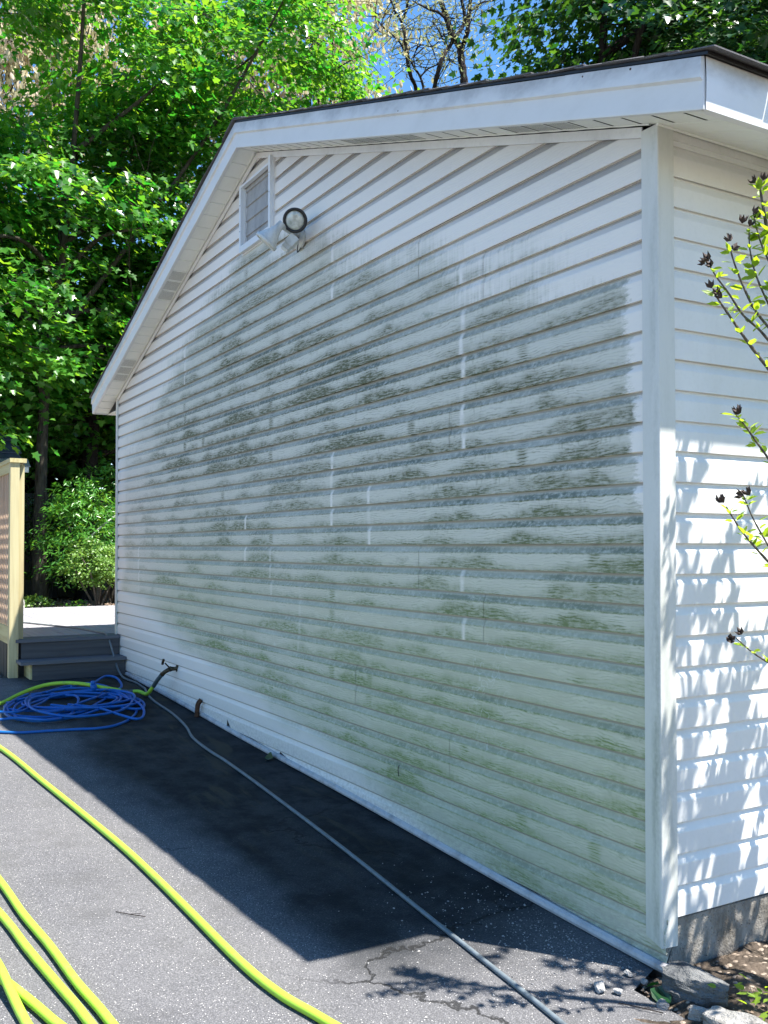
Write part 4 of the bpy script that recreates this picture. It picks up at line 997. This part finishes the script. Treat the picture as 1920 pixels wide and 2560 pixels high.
# nearly bare tree with dark forked limbs (traced as world positions on a slab 22 m away)
def W_(u, v, D): return CAM + F * D + Rt * ((u - 960) / 2393. * D) - Up * ((v - 1316.66) / 2393. * D)
BT = thing("bare_tree", "sparse dark-limbed tree against blue sky over the roof", "tree", tuple(W_(1150, 1300, 22)), None)
lim = [([(1085, 1900), (1095, 1300), (1085, 780), (1060, 550), (1040, 420), (980, 330), (930, 180), (890, 60), (870, 0), (850, -160)], .10, .05, 22),
       ([(1062, 430), (1110, 300), (1122, 150), (1140, 0), (1150, -160)], .062, .04, 22.3),
       ([(1010, 330), (1080, 220), (1085, 120), (1060, 0), (1050, -100)], .045, .03, 21.8),
       ([(800, 1500), (812, 860), (850, 640), (900, 500), (970, 390), (990, 340)], .055, .045, 21.8),
       ([(720, 1500), (660, 860), (600, 680), (565, 500), (545, 300), (522, 200), (560, 100), (578, 0), (600, -100)], .052, .026, 22.6),
       ([(522, 200), (465, 110), (430, 20), (400, -60)], .03, .018, 22.6),
       ([(735, 1200), (722, 850), (690, 700), (640, 620), (600, 545), (575, 500)], .034, .02, 22.5),
       ([(560, 490), (500, 380), (430, 310), (340, 230), (290, 150), (240, 60)], .022, .010, 22.7), ([(340, 215), (370, 110), (410, 40), (450, 0)], .013, .007, 22.7),
       ([(930, 180), (850, 110), (780, 90), (700, 50), (640, 20)], .035, .016, 21.7), ([(650, 440), (700, 405), (780, 420), (850, 380), (862, 330)], .018, .009, 22.4),
       ([(690, 690), (760, 620), (850, 580)], .022, .014, 22.2), ([(640, 600), (630, 520), (660, 420), (690, 330)], .016, .008, 22.4), ([(900, 545), (960, 540), (1010, 535)], .014, .009, 22),
       ([(910, 400), (880, 330), (850, 270), (810, 200), (800, 120)], .022, .010, 21.9), ([(1140, 90), (1200, 60), (1250, 20), (1330, 10), (1430, -20)], .03, .012, 22.1), ([(940, 160), (1000, 165), (1030, 140)], .02, .008, 21.9)]
tips = []
random.seed(42)
for pts, r0, r1, D in lim:
    P3 = [W_(u / 3.606 + 860, v / 3.606, D + .25 * math.sin(i * 1.3 + u)) for i, (u, v) in enumerate(pts)]
    sp = spline(P3, 6); m_ = len(sp); mb = MB(); mb.tube(sp, [(r0 + (r1 - r0) * i / (m_ - 1)) * (1 + .12 * math.sin(i * 2.1)) for i in range(m_)], 8)
    for q in range(max(3, m_ // 3)):
        a = sp[random.randint(m_ // 4, m_ - 1)]
        if a.z < 8.2: continue
        d = Vector((random.gauss(0, 1), random.gauss(0, 1), random.gauss(.4, .7))) * random.uniform(.35, .8); mid = a + d * .5 + Vector((random.gauss(0, .1),) * 3)
        b = a + d; mb.tube(spline([a, mid, b], 4), [.011, .010, .009, .008, .007, .006, .005, .004, .003][:9], 4); tips += [mid, b, b + d * .1]
    mb.build("trunk" if r0 > .09 else "limb", BARKD, BT, True)
tp = np.array([tuple(t) for t in tips]); tp = np.repeat(tp, 6, axis=0) + rng.normal(size=(len(tp) * 6, 3)) * .13
leaves("crown", 'narrow', tp, rng.normal(size=tp.shape), .11 * rng.uniform(.5, 1.2, len(tp)), SPRIG, BT)
# shrubs beyond the deck
def bush(name, label, c, r, nb, per, size, mat, lk, base, nst=9, cat="shrub", br=(.16, .1)):
    t = thing(name, label, cat, base)
    P, N_, D_, B_, rr = crown([(c, r)], nb, per, br=br, shell=.3, tilt=.6, rsd=.6)
    D_[:, 2] += .8
    for j in range(nst):
        b = B_[rng.integers(len(B_))]; mb = MB(); pts, ra = limb_to(Vector(base) + Vector((random.uniform(-.05, .05), random.uniform(-.05, .05), 0)), b, .020, .006, .12); mb.tube(pts, ra, 6); mb.build("stem", TWIG if mat is BOX else BARK, t, True)
    leaves("foliage", lk, P, N_, size * rng.uniform(.6, 1.2, len(P)), mat, t, dirv=D_, rnd=rr)
    return t
bush("rhododendron", "tall glossy broad-leaved shrub between the deck and the back fence", (-12.3, 1.02, .22), (.72, .75, .82), 150, 34, .085, SHRUB, 'narrow', (-12.3, 1.2, -.93))
bush("rhododendron", "shaded upper shrub standing right behind the glossy one", (-13.4, 1.75, .75), (.8, .95, .62), 90, 30, .085, SHRUB, 'narrow', (-13.4, 1.7, -.93))
bush("boxwood", "small pale green clipped shrub with bare forked stems at the deck edge", (-11.75, .98, -.22), (.50, .42, .36), 120, 34, .038, BOX, 'round', (-11.75, 1.02, -.93), 7, br=(.10, .08))
bush("boxwood", "low leafy sprig growing from the mulch beside the stone block", (-12.3, .30, -.80), (.22, .22, .10), 16, 22, .05, BOX, 'round', (-12.3, .3, -.93), 3, br=(.08, .05))
bush("boxwood", "tiny seedling cluster in the mulch in front of the forked shrub", (-11.6, .72, -.84), (.12, .12, .08), 8, 16, .045, SHRUB, 'round', (-11.6, .72, -.93), 2, br=(.06, .04))
bush("holly", "very dark shaded evergreen in front of the board fence", (-14.4, .85, .1), (.55, .75, .95), 80, 34, .07, WOODS, 'oval', (-14.4, .85, -.93))
mb = MB()
mb.tube(spline([(-12.0, .95, .1), (-11.9, 1.3, .42), (-11.8, 1.75, .70)], 5), .014, 6); tag(mb.build("dead_branch", WHITEST), "bleached dead branch angled up through the glossy shrub", "branch")
# pines twigs: far woodland and understory (uncountable)
P = []; 
for _ in range(520):
    a = rng.uniform(R_(90), R_(182)); rad = rng.uniform(19, 34); c = np.array([2.2 + rad * math.cos(a), -2.3 + rad * math.sin(a), rng.uniform(-.8, 4.2 + rad * .10)])
    P.append(c + rng.normal(size=(46, 3)) * np.array([.9, .9, .45]))
P = np.concatenate(P); N_ = np.array([0, 0, 1.]) + rng.normal(size=P.shape) * .6
Q = []
for _ in range(420):
    a = rng.uniform(R_(140), R_(182)); rad = rng.uniform(18.5, 23); c = np.array([2.2 + rad * math.cos(a), -2.3 + rad * math.sin(a), rng.uniform(-.8, 3.4)])
    Q.append(c + rng.normal(size=(50, 3)) * np.array([.5, .6, .4]))
P = np.concatenate([P] + Q); N_ = np.array([0, 0, 1.]) + rng.normal(size=P.shape) * .6
tag(leaves("woodland", 'round', P, N_, .30 * rng.uniform(.6, 1.3, len(P)), WOODS), "distant band of mixed woodland behind the yard", "woodland")
random.seed(61)
for k, (u, D) in enumerate(((20, 19.5), (170, 21), (300, 19), (60, 24), (420, 22))):
    b = W_(u, 1500, D); b.z = -.95; mb = MB(); sp = spline([b, b + Vector((.1, .1, 3)), b + Vector((random.uniform(-.5, .5), random.uniform(-.5, .5), 7.5))], 6)
    mb.tube(sp, [.16 * (1 - .5 * i / (len(sp) - 1)) for i in range(len(sp))], 9)
    t = thing("tree", ["bare leaning trunk in the woods seen above the shed roof", "straight dark trunk in the woods left of the glossy shrub", "dark trunk in the woods just left of the far house corner", "slim trunk deep in the woods behind the lattice screen", "slim trunk deep in the woods hidden by maple leaves"][k], "tree", tuple(b), "trunks in the far woods")
    mb.build("trunk", BARKD, t, True)

# ---------------------------------------------------------------- hibiscus shrub by the side wall
HB = thing("hibiscus_shrub", "leggy hibiscus shrub with lime leaves and dry brown seed pods at the right edge", "shrub", (.62, .34, -1.39))
def leaf_me(kind_, rnd_):
    T, polys = LF[kind_]; me = bpy.data.meshes.new("leaf"); me.from_pydata([tuple(v) for v in T], [], polys); me.update()
    a = me.attributes.new('rnd', 'FLOAT', 'FACE'); a.data.foreach_set('value', [rnd_] * len(polys)); me.materials.append(YOUNG); return me
LM = [leaf_me('hib', r) for r in (.1, .35, .6, .85)] + [leaf_me('narrow', .5)]
def pod_me(seed):
    rr = random.Random(seed); mb = MB()
    for k in range(5):
        a = k * 1.2566 + rr.uniform(-.2, .2); o_ = Vector((math.cos(a), math.sin(a), 0)); w = Vector((-math.sin(a), math.cos(a), 0))
        mb.add([Vector((0, 0, -.1)), o_ * .42 + w * .30 + Vector((0, 0, .35)), o_ * .62 + Vector((0, 0, 1.05)), o_ * .42 - w * .30 + Vector((0, 0, .35)), o_ * .16 + Vector((0, 0, .55))], [(0, 1, 4), (0, 4, 3), (1, 2, 4), (4, 2, 3), (0, 3, 2, 1)])
    me = bpy.data.meshes.new("seed_pod"); me.from_pydata([tuple(v) for v in mb.v], [], mb.f); me.update(); me.materials.append(POD); return me
PM = [pod_me(s) for s in range(4)]
cnt = {'l': 0, 'p': 0}
def put(me, name, pos, z, y, s):
    z = Vector(z).normalized(); y = Vector(y); y = (y - z * y.dot(z)); y = y.normalized() if y.length > 1e-5 else z.orthogonal().normalized(); x = y.cross(z)
    o = bpy.data.objects.new(name, me); COL.objects.link(o); o.parent = HB
    m3 = Matrix((x, y, z)).transposed() * s; o.matrix_local = Matrix.Translation(Vector(pos) - HB.location) @ m3.to_4x4(); return o
OUT = []
def branch(pts, r0, r1, nl, pods=2, start=.15, ls=.030, out=False):
    sp = spline(pts, 6); m_ = len(sp); mb = MB(); mb.tube(sp, [(r0 + (r1 - r0) * i / (m_ - 1)) * (1.15 if i % 5 == 0 else 1) for i in range(m_)], 7); mb.build("stem", TWIG, HB, True)
    for k in range(nl):
        t = start + (1 - start) * (k + random.random() * .6) / nl; i = min(m_ - 2, int(t * (m_ - 1))); p = sp[i]; d = (sp[i + 1] - sp[i]).normalized()
        nq = random.choice((2, 3, 4, 4))
        for q in range(nq):
            side = Vector((random.gauss(0, 1), random.gauss(0, 1), random.gauss(.3, .6))); side = (side - d * side.dot(d) * .6).normalized()
            if out: OUT.append((tuple(p + side * .006), tuple(Vector((random.gauss(0, .5), random.gauss(0, .5), 1)) - side * .5), tuple(side + d * .5), ls * random.uniform(.55, 1.25))); continue
            put(random.choice(LM), "leaf", p + side * .006, Vector((random.gauss(0, .5), random.gauss(0, .5), 1)) - side * .5, side + d * .5, ls * 1.12 * random.uniform(.5, 1.25))
            cnt['l'] += 1
    tip = sp[-1]; d = (sp[-1] - sp[-3]).normalized()
    for q in range(max(1, int(pods * .7))):
        off = Vector((random.gauss(0, .010), random.gauss(0, .010), random.gauss(.004, .008))); ax = (d + Vector((random.gauss(0, .6), random.gauss(0, .6), random.gauss(.2, .4)))).normalized()
        put(random.choice(PM), "seed_pod", tip + off, ax, ax.orthogonal(), random.uniform(.017, .024)); cnt['p'] += 1
random.seed(90)
X4 = .40
B0_ = (.56, .20, .30)
branch([(.62, .34, -1.39), (.60, .30, -.8), (.565, .20, -.2), (.52, .10, .25), (.46, .02, .42), (.44, -.01, .55), (.43, -.02, .8), (.41, -.03, .95), (.40, -.036, 1.03)], .016, .0025, 16, 4, .62, .036)
branch([(.62, .34, -1.39), (.66, .42, -.6), (.68, .45, .2), (.70, .5, 1.0), (.74, .55, 1.5)], .015, .004, 16, 3, .4, .040)
branch([(.46, .02, .42), (.43, -.05, .50), (.41, -.107, .57), (.40, -.16, .63), (.40, -.20, .665), (.40, -.226, .69)], .0055, .002, 8, 5, .15)
branch([(.45, .0, .52), (.42, -.06, .60), (.40, -.11, .645), (.40, -.17, .70), (.40, -.215, .735), (.40, -.245, .765)], .004, .0018, 7, 5, .2)
branch([(.44, -.01, .58), (.41, -.07, .66), (.40, -.11, .73), (.40, -.146, .79), (.40, -.165, .835)], .004, .0018, 6, 5, .2)
branch([(.43, -.02, .78), (.41, -.045, .86), (.40, -.06, .93)], .003, .0016, 6, 3, .1)
branch([(.42, -.01, .66), (.40, -.05, .76), (.39, -.066, .84), (.395, -.075, .90)], .003, .0016, 8, 4, .1, .036)
branch([(.52, .10, .0), (.45, .03, .12), (.41, -.009, .23), (.40, -.06, .29), (.40, -.11, .335), (.40, -.15, .365)], .0045, .0018, 8, 3, .3)
branch([(.55, .18, -.35), (.47, .08, -.18), (.42, .0, -.08), (.40, -.07, -.01), (.40, -.13, .04), (.40, -.185, .10)], .005, .0018, 9, 4, .25)
branch([(.45, .04, -.14), (.41, -.03, .0), (.40, -.075, .07), (.40, -.115, .135)], .003, .0016, 6, 3, .3)
branch([(.57, .2, -.6), (.48, .10, -.46), (.42, .0, -.36), (.40, -.08, -.31), (.40, -.15, -.265)], .004, .0016, 6, 3, .4)
def uof(p):
    d = Vector(p) - CAM; return 960 + 2393.05 * d.dot(Rt) / d.dot(F)
k = 0
while k < 46:   # the taller side of the shrub, right of the frame, which throws its shade on wall and drive
    if k % 3 == 0: h = random.uniform(-.5, 1.3); a = Vector((.62 + .04 * h, .40 + .12 * h, h))
    elif k % 3 == 1: h = random.uniform(-.3, 1.4); a = Vector((.40 + .03 * h, .48, h))
    else: h = random.uniform(-.6, .9); a = Vector((.30, .62, h))
    d = Vector((random.uniform(-.20, .30), random.uniform(-.22, .70), random.uniform(.18, .62))); b = a + d
    if uof(b) < 1965 or uof(a) < 1965 or b.x < .07: continue
    k += 1
    branch([a, a + (b - a) * .5 + Vector((0, 0, .05)), b], .006, .002, 9, 2, .15, .044, True)
OUT = [o_ for o_ in OUT if uof(o_[0]) > 1945]
for (x0_, y0_, zz) in ((.40, .48, 1.5), (.30, .62, 1.0)):
    mb = MB(); mb.tube(spline([(.62, .34, -1.39), ((x0_ + .62) / 2, .45, -.6), (x0_, y0_, .2), (x0_ + .02, y0_, zz)], 6), [.011] * 19, 6); mb.build("stem", TWIG, HB, True)
A_ = np.array([o_[0] for o_ in OUT]); leaves("leaf", 'hib', A_, np.array([o_[1] for o_ in OUT]), np.array([o_[3] for o_ in OUT]), YOUNG, HB, dirv=np.array([o_[2] for o_ in OUT]))
# low plant among the edging stones, leaves beside the wall foot
WD = thing("weed", "low bright weed growing in the bed behind the edging stones", "plant", (.40, .09, -1.37))
for k in range(64):
    c = Vector((.385 + random.gauss(0, .060), .04 + random.gauss(0, .050), -1.345 + random.uniform(0, .05))); me = random.choice(LM)
    z = Vector((random.gauss(0, .4), random.gauss(0, .4), 1)).normalized(); y_ = Vector((c.x - .4 + random.gauss(0, .02), c.y - .06 + random.gauss(0, .02), .02)); y_ = (y_ - z * y_.dot(z)).normalized(); x_ = y_.cross(z)
    o = bpy.data.objects.new("leaf", me); COL.objects.link(o); o.parent = WD; o.matrix_local = Matrix.Translation(c - WD.location) @ (Matrix((x_, y_, z)).transposed() * random.uniform(.018, .036)).to_4x4()
for k in range(7):
    mb = MB(); mb.tube([(.40, .08, -1.385), (.40 + random.gauss(0, .05), .06 + random.gauss(0, .04), -1.34)], .0012, 4); mb.build("stem", TWIG, WD)
def single_leaf(label, pos, z, y, s, kind_='oval', rnd_=.1, mat=MAPLED):
    T, polys = LF[kind_]; me = bpy.data.meshes.new("fallen_leaf"); z = Vector(z).normalized(); y = Vector(y); y = (y - z * y.dot(z)).normalized(); x = y.cross(z)
    T = T.copy(); T[:, 2] = T[:, 2] * 1.6 + .10 * np.sin(T[:, 1] * 6)
    me.from_pydata([tuple(x * v[0] * s * 1.5 + y * v[1] * s + z * v[2] * s) for v in T], [], polys); me.update(); me.materials.append(mat)
    o = bpy.data.objects.new("fallen_leaf", me); COL.objects.link(o); o.location = pos; return tag(o, label, "leaf")
single_leaf("dark green leaf lying against the base of the wall halfway along", (-3.02, -.045, gz(-3.0) + .02), (.2, -.7, .7), (-.6, -.4, .1), .10)
single_leaf("broad glossy leaf sprouting under the corner of the siding", (.070, -.120, gz(.08) + .022), (-.1, -.3, 1), (.8, -.5, .1), .085, rnd_=.6)
single_leaf("small curled green leaf in front of the broad glossy one", (.05, -.09, gz(.08) + .015), (-.3, .1, 1), (-.9, -.2, .2), .05)
single_leaf("orange dead leaf on the soil by the foundation", (.33, .36, -1.35), (.1, -.2, 1), (1, .2, 0), .07, mat=mat_simple("dead_leaf", (.42, .20, .08), .7))
for lab, p0, p1, mid in (("thin dry twig lying alone on the sunlit driveway", (-1.30, -1.42), (-1.20, -1.34), .002), ("short dry stick on the grit by the edging stones", (.06, -.27), (.17, -.20), .004)):
    a = Vector((*p0, gz(p0[0]) + .003)); b = Vector((*p1, gz(p1[0]) + .006)); mb = MB(); mb.tube(spline([a, (a + b) / 2 + Vector((.006, -.004, mid)), b], 4), .0016, 5); mb.tube([a.lerp(b, .5), a.lerp(b, .8) + Vector((-.012, .01, .002))], .001, 4)
    tag(mb.build("twig", BARKD), lab, "twig")
mb = MB(); mb.tube(spline([(-1.10 - .55, -.006, -1.035), (-1.65, -.012, -1.055), (-1.64, -.014, -1.085)], 4), .0022, 5); tag(mb.build("insect_husk", DARKM), "thin black twig hanging from a siding joint low on the wall", "twig")
